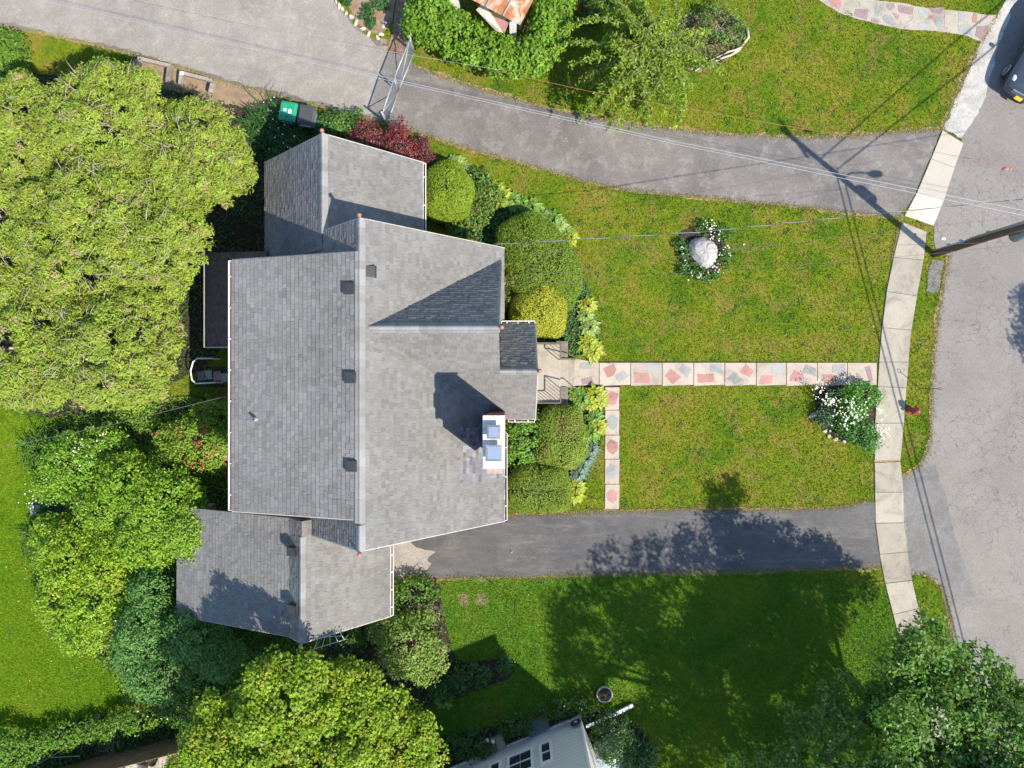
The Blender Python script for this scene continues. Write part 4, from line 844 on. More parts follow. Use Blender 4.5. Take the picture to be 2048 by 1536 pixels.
# strap leaved clumps (iris, day lilies)
def strap(label, px, py, R, n, tint, h=.5):
    c = W(px, py); t = tag(MB().build('strap_leaf_clump', 'leaf') if False else link('strap_leaf_clump', None), label, 'plant', 'strap leaved plants'); t.location = (c.x, c.y, 0)
    V, T = [], []
    for i in range(n):
        b = Vector((random.gauss(0, R*.3), random.gauss(0, R*.3), 0)); a = random.random()*6.283; L = R*random.uniform(.5, 1); d = Vector((math.cos(a), math.sin(a), 0)); s = Vector((-d.y, d.x, 0))*.018; tt = np.array(tint)*random.uniform(.6, 1.3)
        p0, p1, p2 = b, b+d*L*.45+Vector((0, 0, h*random.uniform(.7, 1))), b+d*L+Vector((0, 0, h*random.uniform(.2, .7)))
        V += [[p0-s, p0+s, p1+s, p1-s], [p1-s, p1+s, p2+s*.2, p2-s*.2]]; T += [tt, tt]
    o = link('leaves', quads_mesh('leaves', np.array(V), np.array(T), 'leaf'), t); o['kind'] = 'stuff'
strap('dark grassy clump with white flowers beside the recycling bin', 545, 258, 1.2, 420, (.05, .13, .03), .7); strap('dark grassy clump against the north wing eave', 590, 300, 1.1, 300, (.045, .12, .025), .6); strap('spiky grassy clump beside the conifer tip on the back lawn', 95, 900, 1.0, 260, (.11, .2, .03), .6); strap('spiky clump at the lower edge of the yellow green shrub', 85, 1075, .8, 200, (.1, .2, .03)); strap('grassy clump right of the round dark shrub', 1275, 1510, .9, 260, (.05, .12, .03)); strap('blue grey spiky clump beside the neighbouring house corner', 1245, 1530, .5, 90, (.16, .22, .2)); strap('small spiky clump in front of the stone steps in the flower garden', 110, 1020, .5, 140, (.07, .12, .05))
# --- low leafy ground cover in the west garden and under hedges
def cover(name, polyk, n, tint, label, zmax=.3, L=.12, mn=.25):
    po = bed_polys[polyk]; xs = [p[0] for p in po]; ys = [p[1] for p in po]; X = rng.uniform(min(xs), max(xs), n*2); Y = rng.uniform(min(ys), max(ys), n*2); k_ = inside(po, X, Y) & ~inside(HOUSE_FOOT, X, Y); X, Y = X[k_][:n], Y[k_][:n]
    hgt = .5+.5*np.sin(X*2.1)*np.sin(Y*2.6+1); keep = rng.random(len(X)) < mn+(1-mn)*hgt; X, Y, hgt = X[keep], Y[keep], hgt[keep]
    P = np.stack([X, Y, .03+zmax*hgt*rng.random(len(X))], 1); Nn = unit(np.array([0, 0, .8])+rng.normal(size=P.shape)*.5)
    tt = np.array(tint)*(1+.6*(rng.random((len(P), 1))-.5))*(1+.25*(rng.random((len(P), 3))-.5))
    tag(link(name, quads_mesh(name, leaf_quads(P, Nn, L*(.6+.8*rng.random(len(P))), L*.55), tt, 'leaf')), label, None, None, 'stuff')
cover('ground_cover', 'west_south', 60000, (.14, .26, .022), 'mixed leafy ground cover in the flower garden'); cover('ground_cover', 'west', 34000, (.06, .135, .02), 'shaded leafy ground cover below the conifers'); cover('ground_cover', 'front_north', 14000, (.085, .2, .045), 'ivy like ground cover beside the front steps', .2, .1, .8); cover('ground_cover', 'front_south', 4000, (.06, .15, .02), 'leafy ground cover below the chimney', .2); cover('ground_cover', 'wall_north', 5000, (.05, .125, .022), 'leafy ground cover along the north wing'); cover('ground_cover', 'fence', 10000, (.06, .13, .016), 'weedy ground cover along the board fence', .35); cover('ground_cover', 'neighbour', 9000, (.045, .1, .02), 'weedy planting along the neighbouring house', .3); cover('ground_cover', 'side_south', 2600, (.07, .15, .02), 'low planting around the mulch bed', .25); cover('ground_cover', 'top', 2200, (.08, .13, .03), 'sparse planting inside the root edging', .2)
# --- hostas: rosettes along the beds, each one a plant
def hosta_mesh(tint, seed):
    random.seed(seed); V, T = [], []
    for i in range(34):
        a = i*2.4+random.random()*.5; ring = i/34; L = .16+.2*ring*random.uniform(.8, 1.1); r0 = .03+.1*ring; d = np.array([math.cos(a), math.sin(a), 0]); s = np.array([-d[1], d[0], 0])*.075; z = .26-.17*ring
        b = d*r0+np.array([0, 0, z]); m_ = b+d*L*.55+np.array([0, 0, .05]); e = b+d*L+np.array([0, 0, -.05]); tt = np.array(tint)*random.uniform(.65, 1.25)
        V += [[b, m_+s, e, m_+np.array([0, 0, -.02])], [b, m_+np.array([0, 0, -.02]), e, m_-s]]; T += [tt, tt]
    return quads_mesh('hosta', np.array(V), np.array(T), 'leaf')
HM = {'green': hosta_mesh((.17, .3, .04), 1), 'yellow': hosta_mesh((.33, .37, .03), 2), 'pale': hosta_mesh((.25, .34, .08), 3), 'blue': hosta_mesh((.16, .245, .17), 4)}
random.seed(11)
HOST = [('pale', 912, 325, 'nearest the north wing gutter'), ('pale', 925, 337, 'beside the north wing yew, second in the row'), ('yellow', 992, 383, 'first of the curved row above the oval yew'), ('yellow', 1007, 395, 'second of the curved row above the oval yew'), ('green', 1027, 403, 'third of the curved row above the oval yew'), ('green', 1047, 407, 'fourth of the curved row above the oval yew'), ('green', 1065, 415, 'fifth of the curved row above the oval yew'), ('pale', 1092, 432, 'sixth of the curved row above the oval yew'), ('green', 1107, 442, 'seventh of the curved row above the oval yew'), ('pale', 1119, 452, 'eighth of the curved row above the oval yew'), ('green', 1132, 463, 'ninth of the curved row above the oval yew'), ('yellow', 1143, 475, 'last of the curved row above the oval yew'),
        ('yellow', 1176, 612, 'at the lawn edge beside the ivy, topmost'), ('pale', 1172, 632, 'at the lawn edge beside the ivy, second'), ('pale', 1180, 655, 'at the lawn edge beside the ivy, third'), ('yellow', 1178, 690, 'just above the front walkway'), ('yellow', 1188, 702, 'touching the front walkway on the lawn side'),
        ('green', 1152, 790, 'below the steps, left one'), ('green', 1165, 800, 'below the steps, between two others'), ('yellow', 1190, 790, 'brightest, at the walkway junction'), ('yellow', 1200, 802, 'bright, beside the side path'), ('yellow', 1182, 808, 'bright, behind the walkway junction'), ('green', 1190, 835, 'beside the side path, upper'), ('yellow', 1195, 855, 'beside the side path, lower'), ('green', 1183, 865, 'beside the brown tipped yew'), ('blue', 1185, 900, 'blue leaved, topmost by the side path'), ('blue', 1175, 918, 'blue leaved, second by the side path'), ('blue', 1165, 935, 'blue leaved, third by the side path'), ('blue', 1158, 948, 'blue leaved, last by the side path'), ('yellow', 1152, 975, 'yellow green, beside the square yew'), ('yellow', 1150, 990, 'yellow green, lowest beside the square yew'), ('green', 888, 1400, 'lone one at the mulch bed by the maple')]
for kind, x, y, lab in HOST:
    o = link('hosta', HM[kind]); p = W(x, y, .2); o.location = (p.x, p.y, .0); o.rotation_euler = (0, 0, random.random()*6); s = random.uniform(.85, 1.25) * (1.15 if kind == 'yellow' else 1); o.scale = (s, s, s*1.1)
    tag(o, '%s hosta %s' % ({'green': 'green leaved', 'yellow': 'golden yellow', 'pale': 'pale variegated', 'blue': 'powdery'}[kind], lab), 'hosta', 'hostas along the garden beds')
# --- flower bed at the sidewalk: bushes and white daisies
shrub('leafy green plant filling the sidewalk end of the flower bed', [(1722, 790, .4, (.75, .5, .4)), (1700, 820, .45, (.6, .5, .4))], (.1, .245, .03), L=.1, per_m2=16, group='flower bed plants')
shrub('dark feathery plant at the lower end of the flower bed', [(1715, 862, .45, (.65, .5, .45)), (1735, 880, .4, (.4, .35, .4)), (1690, 850, .4, (.5, .4, .35))], (.07, .195, .03), L=.08, per_m2=18, group='flower bed plants')
shrub('grey green plant between daisies and boulder edging', [(1668, 790, .3, (.3, .3, .28)), (1650, 830, .3, (.35, .5, .3))], (.08, .14, .06), L=.07, per_m2=18, group='flower bed plants')
def daisies(label, spots, name='daisy_clump'):
    c = W(*spots[0][:2]); t = empty(name, label, 'flowers', (c.x, c.y, 0), 'white flower clumps'); V, T, SV, ST_ = [], [], [], []
    for (px, py, rad, n, z) in spots:
        for i in range(int(n*.75)):
            p = W(px+random.gauss(0, rad), py+random.gauss(0, rad), z+random.uniform(-.1, .1)); r = random.uniform(.017, .036); q = []
            for k in range(8): a = k*math.pi/4; q.append((p.x+math.cos(a)*r, p.y+math.sin(a)*r, p.z+random.uniform(-.005, .012)))
            V.append(q); T.append((.72*random.uniform(.85, 1.1), .7, .6*random.uniform(.8, 1.1))); SV.append([(p.x-.006, p.y, .02), (p.x+.006, p.y, .02), (p.x+.004, p.y, p.z-.006), (p.x-.004, p.y, p.z-.006)]); ST_.append((.06, .14, .02))
    o = local(t, link('blossoms', quads_mesh('blossoms', np.array(V), np.array(T), 'petal'), t)); o['kind'] = 'stuff'
    o = local(t, link('stalks', quads_mesh('stalks', np.array(SV), np.array(ST_), 'leaf'), t)); o['kind'] = 'stuff'
daisies('white daisies at the lawn corner of the flower bed', [(1640, 780, 9, 36, .7), (1655, 800, 7, 32, .75), (1667, 802, 6, 45, .75)]); daisies('white daisies in the middle of the flower bed', [(1697, 812, 12, 40, .98), (1701, 835, 9, 42, .98), (1716, 822, 14, 36, .95), (1685, 830, 14, 34, .9)]); daisies('white daisies leaning over the sidewalk', [(1760, 822, 5, 22, .6), (1756, 862, 9, 50, .6), (1768, 868, 6, 26, .5)])
shrub('ring of leafy plants around the boulder', [(1366, 495, .15, (.25, .45, .18)), (1374, 536, .15, (.35, .28, .18)), (1412, 549, .15, (.45, .22, .18)), (1450, 520, .15, (.25, .45, .18)), (1446, 472, .15, (.25, .3, .18)), (1408, 455, .14, (.35, .2, .16))], (.065, .16, .025), L=.09, per_m2=18, name='flower_ring', nl=0, r0=.01, group='flower bed plants')
daisies('small white flowers around the boulder', [(1420, 452, 7, 22, .35), (1435, 470, 7, 18, .35), (1448, 505, 9, 26, .3), (1435, 535, 8, 24, .3), (1400, 545, 9, 26, .3), (1372, 535, 6, 12, .3), (1365, 500, 5, 10, .3)])
daisies('white blossoms on the flowering shrub by the back lawn', [(165, 895, 15, 26, 1.75), (195, 880, 14, 14, 1.6), (120, 930, 14, 12, 1.5)]); daisies('white blossoms at the stone edging of the back lawn', [(60, 1000, 10, 22, .6), (100, 985, 12, 16, .8)]); daisies('white blossoms on the broad yellow green shrub', [(110, 1090, 16, 16, 1.6), (220, 1250, 15, 10, 2.0)], 'blossom_clump'); daisies('white blossoms beside the recycling bin', [(545, 225, 20, 14, .7), (560, 265, 18, 16, .7)], 'blossom_clump'); daisies('white roses in the undergrowth above the board fence', [(310, 1420, 20, 10, .9), (350, 1435, 12, 5, .8)], 'blossom_clump')
# ================================================================ OBJECTS
# ---- utility pole with riser pipe, transformer, street lamp and cross arm
M['polewood'] = plain('creosoted_pole_wood', (.105, .062, .038), .85, var=.35, scale=18, bmp=.6)
M['riser'] = plain('grey_riser_pipe', (.22, .25, .27), .5, .2, var=.1)
bp = W(1868, 509); pole = empty('utility_pole', 'brown wooden utility pole with grey riser pipe at the street edge', 'utility pole', bp)
mb = MB(); mb.tube([(bp.x, bp.y, -.2), (bp.x, bp.y, 4.7), (bp.x, bp.y, 9.4)], [.13, .115, .095], 16); part(mb, 'shaft', 'polewood', pole, True)
mb = MB(); mb.tube([(bp.x-.09, bp.y+.14, 0), (bp.x-.09, bp.y+.135, 2.6)], .036, 10); mb.tube([(bp.x-.09, bp.y+.14, 2.5), (bp.x-.09, bp.y+.125, 7.2)], .058, 10); part(mb, 'riser_pipe', 'riser', pole, True)
for z in (1.2, 2.0, 3.6): mb = MB(); mb.box((bp.x-.09, bp.y+.2, z), (.2, .05, .05)); part(mb, 'strap', 'galv', pole)
mb = MB(); mb.beam((bp.x-.55, bp.y+.75, 8.6), (bp.x+.55, bp.y-.75, 8.6), .1, .12); part(mb, 'cross_arm', 'polewood', pole)
mb = MB(); mb.lathe((bp.x+.33, bp.y-.12, 4.3), [(.1, 0), (.22, .04), (.22, .75), (.18, .84), (.05, .88)], 16); part(mb, 'transformer', 'riser', pole, True)
mb = MB(); mb.tube([(bp.x, bp.y, 5.7), (bp.x+.7, bp.y-.02, 6.15), (bp.x+1.5, bp.y-.08, 6.25)], .035, 8); arm = part(mb, 'lamp_arm', 'galv', pole, True)
mb = MB(); mb.lathe((0, 0, 0), [(.05, -.1), (.17, -.08), (.2, 0), (.14, .08), (.04, .1)], 14); lh = mb.build('lamp_head', 'galv', pole, True); lh.scale = (1.7, .8, .7); lh.location = (1.75, -.1, 6.22)
for i, (dx, dy) in enumerate(((-.5, .68), (0.02, -.05), (.5, -.68))):
    mb = MB(); mb.lathe((bp.x+dx, bp.y+dy, 8.66), [(.03, 0), (.05, .05), (.03, .09), (.05, .13), (.02, .18)], 10); part(mb, 'insulator', 'galv', pole, True)
# ---- wires
M['wire_pale'] = plain('aluminium_wire', (.3, .31, .33), .55, .2, var=.05); M['wire_dark'] = plain('black_wire', (.05, .05, .052), .6, var=.1); M['wire_orange'] = plain('orange_wire', (.32, .14, .06), .6, var=.1); M['wire_mid'] = plain('weathered_wire', (.09, .086, .083), .6, var=.1)
def wire(label, pts, r, mat, sag=.0, name='overhead_wire', twist=None):
    P = [Vector(p) for p in pts]; mb = MB(); Q = []
    for i in range(len(P)-1):
        for t in np.linspace(0, 1, 14, endpoint=(i == len(P)-2)): Q.append(P[i].lerp(P[i+1], t)-Vector((0, 0, 4*sag*t*(1-t))))
    mb.tube(Q, r, 6); o = mb.build(name, mat, smooth=True); tag(o, label, 'wire', 'overhead wires')
    if twist:
        o2 = MB(); T = []; L = sum((Q[i+1]-Q[i]).length for i in range(len(Q)-1)); n = int(L/.12)
        for i in range(n):
            f = i/n*(len(Q)-1); a = int(f); p = Q[a].lerp(Q[min(a+1, len(Q)-1)], f-a); T.append(p+Vector((0, math.cos(i*.55), math.sin(i*.55)))*r*1.0)
        o2.tube(T, r*.55, 5); o2.build('insulated_strand', twist, o, True)
wire('upper of the two parallel pale wires crossing above the lane', [W(-150, -58, 6.2), W(760, 152, 6.2), W(1350, 283, 6.2), W(2048, 421, 6.2), W(2400, 486, 6.2)], .0075, 'wire_pale', .0)
wire('lower of the two parallel pale wires crossing above the lane', [W(-150, -53, 6.2), W(760, 157, 6.2), W(1350, 288, 6.2), W(2048, 431, 6.2), W(2400, 500, 6.2)], .0075, 'wire_pale', .0)
wire('single thin pale wire above the lane behind the gate', [W(120, -38, 5.6), W(280, 0, 5.6), W(560, 62, 5.6), W(760, 100, 5.6), W(1000, 140, 5.6)], .005, 'wire_pale')
wire('twisted black and silver service cable from house gable to street', [W(985, 489, 4.6), W(1400, 464, 5.0), W(1720, 431, 5.6), W(2060, 397, 6.2), W(2500, 352, 7.0)], .012, 'wire_dark', .0, twist='wire_pale')
wire('thin upper wire slanting over the boulder lawn', [W(1010, 560, 4.2), W(1474, 498, 5.0), W(1851, 455, 5.6), W(2048, 432, 6.0), W(2300, 404, 6.4)], .005, 'wire_mid')
wire('thin nearly level wire behind the pole base', [W(1060, 506, 4.2), W(1611, 494, 5.0), W(2048, 484, 6.0), W(2300, 478, 6.4)], .005, 'wire_mid')
wire('thin lower wire passing the pole base', [W(1010, 572, 4.0), W(1656, 525, 5.0), W(1850, 509, 5.4), W(2048, 488, 6.0), W(2300, 462, 6.4)], .005, 'wire_mid')
wire('thin orange wire past the hedge and weeping tree', [W(985, 140, 2.2), W(1180, 183, 3.0), W(1560, 250, 4.6), W(1730, 277, 5.2), W(2048, 338, 6.2), W(2300, 386, 6.6)], .008, 'wire_orange')
m_ = W(2013, 337, 6.1); t = empty('wire_marker', 'small red clamp hanging on the orange wire over the street', 'clamp', m_)
mb = MB(); mb.tube([m_-Vector((.16, .03, 0)), m_-Vector((.05, .01, .0)), m_+Vector((.06, -.01, 0))], [.02, .07, .05], 8); part(mb, 'clamp_body', 'finial', t, True); mb = MB(); mb.tube([m_+Vector((.06, -.01, 0)), m_+Vector((.12, -.02, 0)), m_+Vector((.2, -.03, 0))], [.015, .05, .01], 8); part(mb, 'clamp_tail', 'finial', t, True)
wire('weathered wire from the rear gutter over the conifers to the left edge', [W(462, 790, 4.8), W(230, 848, 5.0), W(0, 896, 5.2), W(-300, 950, 5.2)], .009, 'wire_mid')
for i, (dz, off, lb) in enumerate(((0, 0, 'street wire running south from the pole, inner one'), (.25, .4, 'street wire running south from the pole, outer one'))):
    wire(lb, [(bp.x+off, bp.y-.1, 6.0+dz), (bp.x+4.77+off, bp.y-18.7, 5.9+dz), (bp.x+9.6+off, bp.y-37, 6.3+dz)], .03, 'wire_dark')
for i, (dz, off, lb) in enumerate(((0, 0, 'street wire running north from the pole, lower one'), (.9, .3, 'street wire running north from the pole, upper one'))):
    wire(lb, [(bp.x, bp.y+.1, 6.1+dz), (bp.x+6.2-off, bp.y+5.04+off, 6.0+dz), (bp.x+24, bp.y+19.5, 6.8+dz)], .028, 'wire_dark')
# ---- fire hydrant
M['hydrant'] = plain('hydrant_red', (.26, .035, .035), .55, var=.15)
p = W(1819, 820); hy = empty('fire_hydrant', 'dark red fire hydrant on the grass verge', 'hydrant', p)
mb = MB(); mb.lathe((p.x, p.y, -.02), [(.17, 0), (.17, .05), (.115, .07), (.11, .5), (.145, .52), (.145, .56), (.12, .6), (.09, .68), (.045, .72)], 18); part(mb, 'barrel', 'hydrant', hy, True)
mb = MB(); mb.lathe((p.x, p.y, .69), [(.03, 0), (.03, .07)], 5); part(mb, 'operating_nut', 'hydrant', hy)
for a, r in ((-.5, .075), (1.1, .06), (4.2, .06)): 
    d = Vector((math.cos(a), math.sin(a), 0)); q = Vector((p.x, p.y, .4)); mb = MB(); mb.tube([q+d*.09, q+d*.16, q+d*.165, q+d*.21], [r*.8, r*.8, r, r], 10); part(mb, 'outlet_cap', 'hydrant', hy, True)
# ---- hydrant marker rod
p = W(1840, 777); r = empty('marker_rod', 'thin black marker rod with ring top on the verge', 'marker', p); mb = MB(); mb.tube([(p.x, p.y, -.05), (p.x, p.y, 1.3)], .014, 7); part(mb, 'rod', 'black', r)
mb = MB(); c = Vector((p.x, p.y, 1.38)); mb.tube([c+Vector((math.cos(a)*.055, math.sin(a)*.055, math.sin(a)*.05)) for a in np.linspace(0, 6.283, 14)], .012, 5); part(mb, 'ring', 'black', r)
# ---- shepherd's hook on the side lawn
p = W(1029, 1203); r = empty('shepherd_hook', 'tall black double shepherd hook on the side lawn', 'plant hook', p); mb = MB(); mb.tube([(p.x, p.y, -.05), (p.x, p.y, 1.72)], .012, 6); part(mb, 'rod', 'black', r)
for s in (-1, 1):
    d = Vector((math.cos(-.5), math.sin(-.5), 0))*s; b = Vector((p.x, p.y, 1.7)); mb = MB(); mb.tube([b, b+d*.08+Vector((0, 0, .12)), b+d*.25+Vector((0, 0, .14)), b+d*.36+Vector((0, 0, .02)), b+d*.33-Vector((0, 0, .06))], .01, 5); part(mb, 'hook', 'black', r)
# ---- boulder
def boulder(name, label, px, py, rx, ry, h, mat='boulder', cat='boulder', group=None, seed=1, pts=None):
    c = W(px, py, h*.5); rs = np.random.default_rng(seed); mb = MB(); n, m = (18, 8) if rx > .3 else (7, 4); rot = rs.uniform(0, 6.3) if rx < .3 else 0; jit = .035 if rx > .3 else .16
    for i in range(m):
        a = -.35+i/(m-1)*(math.pi/2+.33)
        for j in range(n):
            t = 2*math.pi*j/n; f = 1+.1*math.sin(2*t+seed)+.07*math.sin(3*t+seed*2)+rs.normal()*jit; ca = math.cos(a)**.7 if math.cos(a) > 0 else 0
            lx, ly = rx*ca*math.cos(t)*f, ry*ca*math.sin(t)*f; mb.v.append((c.x+lx*math.cos(rot)-ly*math.sin(rot), c.y+lx*math.sin(rot)+ly*math.cos(rot), max(-.05, h*math.sin(a)*(1+rs.normal()*.03))))
    for i in range(m-1):
        for j in range(n): mb.f.append((i*n+j, i*n+(j+1) % n, (i+1)*n+(j+1) % n, (i+1)*n+j)); mb.t.append(None)
    mb.f.append(tuple((m-1)*n+j for j in range(n))); mb.t.append(None)
    return tag(mb.build(name, mat), label, cat, group)
boulder('boulder', 'large pale grey boulder on the front lawn ringed by flowers', 1408, 503, .6, .66, .6, seed=3)
boulder('slab_rock', 'pale upright slab rock at the edge of the flower bed', 1637, 828, .13, .38, .25, seed=5, cat='rock', group='flower bed rocks')
for i, (x, y) in enumerate(((1642, 848), (1650, 862), (1658, 872), (1672, 878), (1688, 884))): boulder('edging_rock', 'small pale edging rock of the flower bed, %s from the top' % ('first', 'second', 'third', 'fourth', 'lowest')[i], x, y, .1, .09, .1, 'whiterock', 'rock', 'flower bed rocks', i)
WR = [((672, 3), 'at the top edge of the row'), ((678, 11), 'second from the top edge'), ((684, 17), 'third from the top edge'), ((692, 26), 'large wedge, fourth along the lane'), ((702, 33), 'fifth along the lane'), ((712, 45), 'flat buried one, sixth along the lane'), ((725, 57), 'seventh along the lane'), ((737, 68), 'eighth along the lane'), ((755, 75), 'at the point nearest the gate'), ((762, 68), 'second nearest the gate'), ((766, 53), 'behind the point'), ((770, 46), 'topmost beside the brick path')]
for i, (c, lb) in enumerate(WR): boulder('white_rock', 'white painted rock edging the vegetable bed, '+lb, c[0], c[1], random.uniform(.09, .17), random.uniform(.06, .1), .1, 'whiterock', 'rock', 'white rocks edging the vegetable bed', i+20)
for i, (x, y, lb) in enumerate(((740, 15, 'upper left'), (731, 27, 'lower left of a pair'), (744, 45, 'nearest the lane'), (765, 7, 'nearest the brick path'), (693, 1, 'at the top edge'))): shrub('small dark green vegetable seedling, '+lb, [(x, y, .12, (.22, .22, .14))], (.045, .13, .03), 'seedling', 'seedling', 'vegetable seedlings', per_m2=30, rc=.12, k=16, nl=4, r0=.012)
# brick path beside the vegetable bed
mb = MB(); mb.prism(pxpoly([(770, 105), (785, 70), (795, -20), (840, -20), (828, 40), (818, 90), (815, 112)]), -.03, .028); bpth = struct(mb, 'brick_path', 'soil_light', 'short path of red pavers beside the gate')
for x, y in ((768, 83), (785, 93), (800, 101), (790, 75), (806, 85), (797, 60), (812, 66), (800, 40), (815, 45), (803, 20), (818, 25), (806, 2), (822, 5)):
    mb = MB(); mb.prism(ragged(pxpoly([(x-7, y-6), (x+7, y-3), (x+6, y+6), (x-7, y+4)]), .1, .006), .0, .045+random.random()*.008); mb.build('paver', 'stone_red' if random.random() < .7 else 'stone_purple', bpth)
# ---- chain link gate
M['chain'] = plain('chain_link', (.33, .34, .35), .45, .6, var=.1)
def gate():
    a, m_, b = W(829, 105), W(798, 182), W(775, 250); t = empty('wire_gate', 'closed double chain link gate across the lane', 'gate', m_); hgt = 1.25; U = Vector((0, 0, 1))
    def leaf(p, q, dg):
        d = (q-p).normalized(); fr = MB(); P = [p+U*.08, q+U*.08, q+U*hgt, p+U*hgt]
        for i in range(4): x = MB(); x.tube([P[i], P[(i+1) % 4]], .026, 8); part(x, 'frame_rail', 'galv', t, True)
        x = MB(); x.tube([P[dg], P[dg+2]], .018, 6); part(x, 'brace', 'galv', t, True)
        L = (q-p).length; s = .085; mb = MB(); k = -hgt
        while k < L:
            for sg in (0, 1):
                u0, u1 = k, k+hgt-.08; z0, z1 = (.08, hgt) if sg == 0 else (hgt, .08)
                if u0 < 0: z0 = z0+(z1-z0)*(-u0)/(u1-u0); u0 = 0
                if u1 > L: z1 = z0+(z1-z0)*(L-u0)/(u1-u0); u1 = L
                if u1-u0 > .02: mb.tube([p+d*u0+U*z0, p+d*u1+U*z1], .006, 3, caps=False)
            k += s
        o = part(mb, 'mesh', 'chain', t); o['kind'] = 'stuff'
    leaf(a+(m_-a)*.03, m_+(a-m_)*.03, 1); leaf(m_+(b-m_)*.03, b+(m_-b)*.03, 0)
    for q in (a, b):
        x = MB(); x.tube([q-U*.1, q+U*1.4], .035, 8); part(x, 'post', 'galv', t, True); x = MB(); x.lathe((q.x, q.y, 1.4), [(.045, 0), (.045, .04), (.02, .07)], 8); part(x, 'post_cap', 'galv', t, True)
    x = MB(); x.box((m_.x, m_.y, .85), (.09, .09, .16)); part(x, 'latch', 'galv', t)
    q = W(834, 92); x = MB(); x.tube([q-U*.1, q+U*1.3], .028, 8); part(x, 'post', 'galv', t)
gate()
# ---- green wire fence panel behind the barberries
M['greenwire'] = plain('green_coated_wire', (.03, .16, .09), .5, var=.1)
t = empty('wire_fence', 'low green wire mesh fence between bins and barberries', 'fence', W(690, 262)); p, q = W(630, 252), W(745, 275)
mb = MB()
for i in range(46): f = p.lerp(q, i/45); mb.tube([f, f+Vector((0, 0, .8))], .005, 3)
for i in range(14): mb.tube([p+Vector((0, 0, .06*i+.02)), q+Vector((0, 0, .06*i+.02))], .005, 3)
o = part(mb, 'mesh', 'greenwire', t); o['kind'] = 'stuff'
for f in (0, .5, 1): x = MB(); s = p.lerp(q, f); x.tube([s, s+Vector((0, 0, .9))], .018, 6); part(x, 'post', 'greenwire', t)
# ---- wheeled bins
def bin_(name, label, px, py, yaw, mat, lidmat, logo):
    p = W(px, py, 1.0); t = empty(name, label, 'bin', (p.x, p.y, 0), 'wheeled bins', yaw); R = lambda b: b
    mb = MB(); rings = []
    for z, a, b in ((.1, .46, .5), (.45, .52, .58), (.94, .6, .68)): rings.append([(x*a/2, y*b/2, z) for x, y in ((-1, -.86), (-.86, -1), (.86, -1), (1, -.86), (1, .86), (.86, 1), (-.86, 1), (-1, .86))])
    for i in range(2):
        for j in range(8): mb.face([rings[i][j], rings[i][(j+1) % 8], rings[i+1][(j+1) % 8], rings[i+1][j]])
    mb.face(rings[0][::-1]); mb.face(rings[2]); mb.build('body', mat, t)
    mb = MB(); rr = []
    for z, k in ((.945, 1.03), (.985, 1.06), (1.0, 1.0), (1.045, .9), (1.06, .8)): rr.append([(x*.33*k, y*.37*k+.01, z) for x, y in ((-1, -.86), (-.86, -1), (.86, -1), (1, -.86), (1, .86), (.86, 1), (-.86, 1), (-1, .86))])
    for i in range(4):
        for j in range(8): mb.face([rr[i][j], rr[i][(j+1) % 8], rr[i+1][(j+1) % 8], rr[i+1][j]])
    mb.face(rr[4]); mb.face(rr[0][::-1]); lid = mb.build('lid', lidmat, t, bevel=.012)
    mb = MB(); mb.tube([(-.24, -.43, .93), (.24, -.43, .93)], .02, 8); mb.build('handle', mat, t, True)
    for s in (-.27, .27):
        mb = MB(); mb.tube([(s-.03, -.26, .12), (s+.03, -.26, .12)], .12, 14); mb.build('wheel', 'black', t, True)
    if logo:
        for cx, cy, sh in ((-.1, .03, [(-.08, .0), (-.05, .07), (.0, .05), (.02, .08), (.07, .02), (.04, -.06), (-.02, -.03), (-.05, -.06)]), (.1, .0, [(-.07, -.02), (-.06, .06), (.0, .1), (.03, .05), (.08, .04), (.06, -.04), (.08, -.09), (.01, -.06), (-.04, -.1)])):
            mb = MB(); mb.prism([(cx+x, cy+y) for x, y in sh], 1.058, 1.066); mb.build('emblem', 'white', lid)
        mb = MB(); mb.box((0, -.22, 1.064), (.2, .035, .006)); mb.build('imprint', 'bin_dark', lid)
M['bin_green'] = plain('green_plastic', (.012, .235, .115), .4, var=.08); M['bin_dark'] = plain('dark_green_plastic', (.01, .1, .05), .4, var=.1); M['bin_black'] = plain('charcoal_plastic', (.05, .048, .05), .5, var=.1); M['bin_teal'] = plain('blue_green_plastic', (.015, .11, .13), .45, var=.1)
bin_('recycling_bin', 'green recycling bin with white emblem on its lid', 576, 223, -.16, 'bin_teal', 'bin_green', True); bin_('rubbish_bin', 'dark grey wheeled bin beside the green one', 613, 230, -.16, 'riser', 'bin_black', False)
# ---- weathered timber frame along the lane
t = empty('timber_frame', 'weathered grey timber bed frame under the conifers along the lane', 'timber frame', W(340, 140)); 
for (a, b, w_, z, mat) in (((281, 118), (342, 133), .14, .4, 'wood'), ((281, 118), (275, 148), .12, .4, 'wood'), ((341, 134), (337, 166), .2, .45, 'bark'), ((366, 147), (418, 160), .14, .4, 'wood'), ((426, 168), (422, 186), .16, .45, 'wood'), ((363, 146), (361, 170), .12, .4, 'wood')):
    mb = MB(); mb.beam(W(*a, z), W(*b, z), w_, .18); part(mb, 'board', mat, t)
for c in ((281, 119), (341, 134), (364, 147), (424, 163)): q = W(*c, .3); mb = MB(); mb.box((q.x, q.y, .2), (.11, .11, .5)); part(mb, 'stake', 'wood', t)
q = W(365, 148, .5); mb = MB(); mb.box((q.x, q.y, .56), (.14, .12, .07)); part(mb, 'white_block', 'white', t)
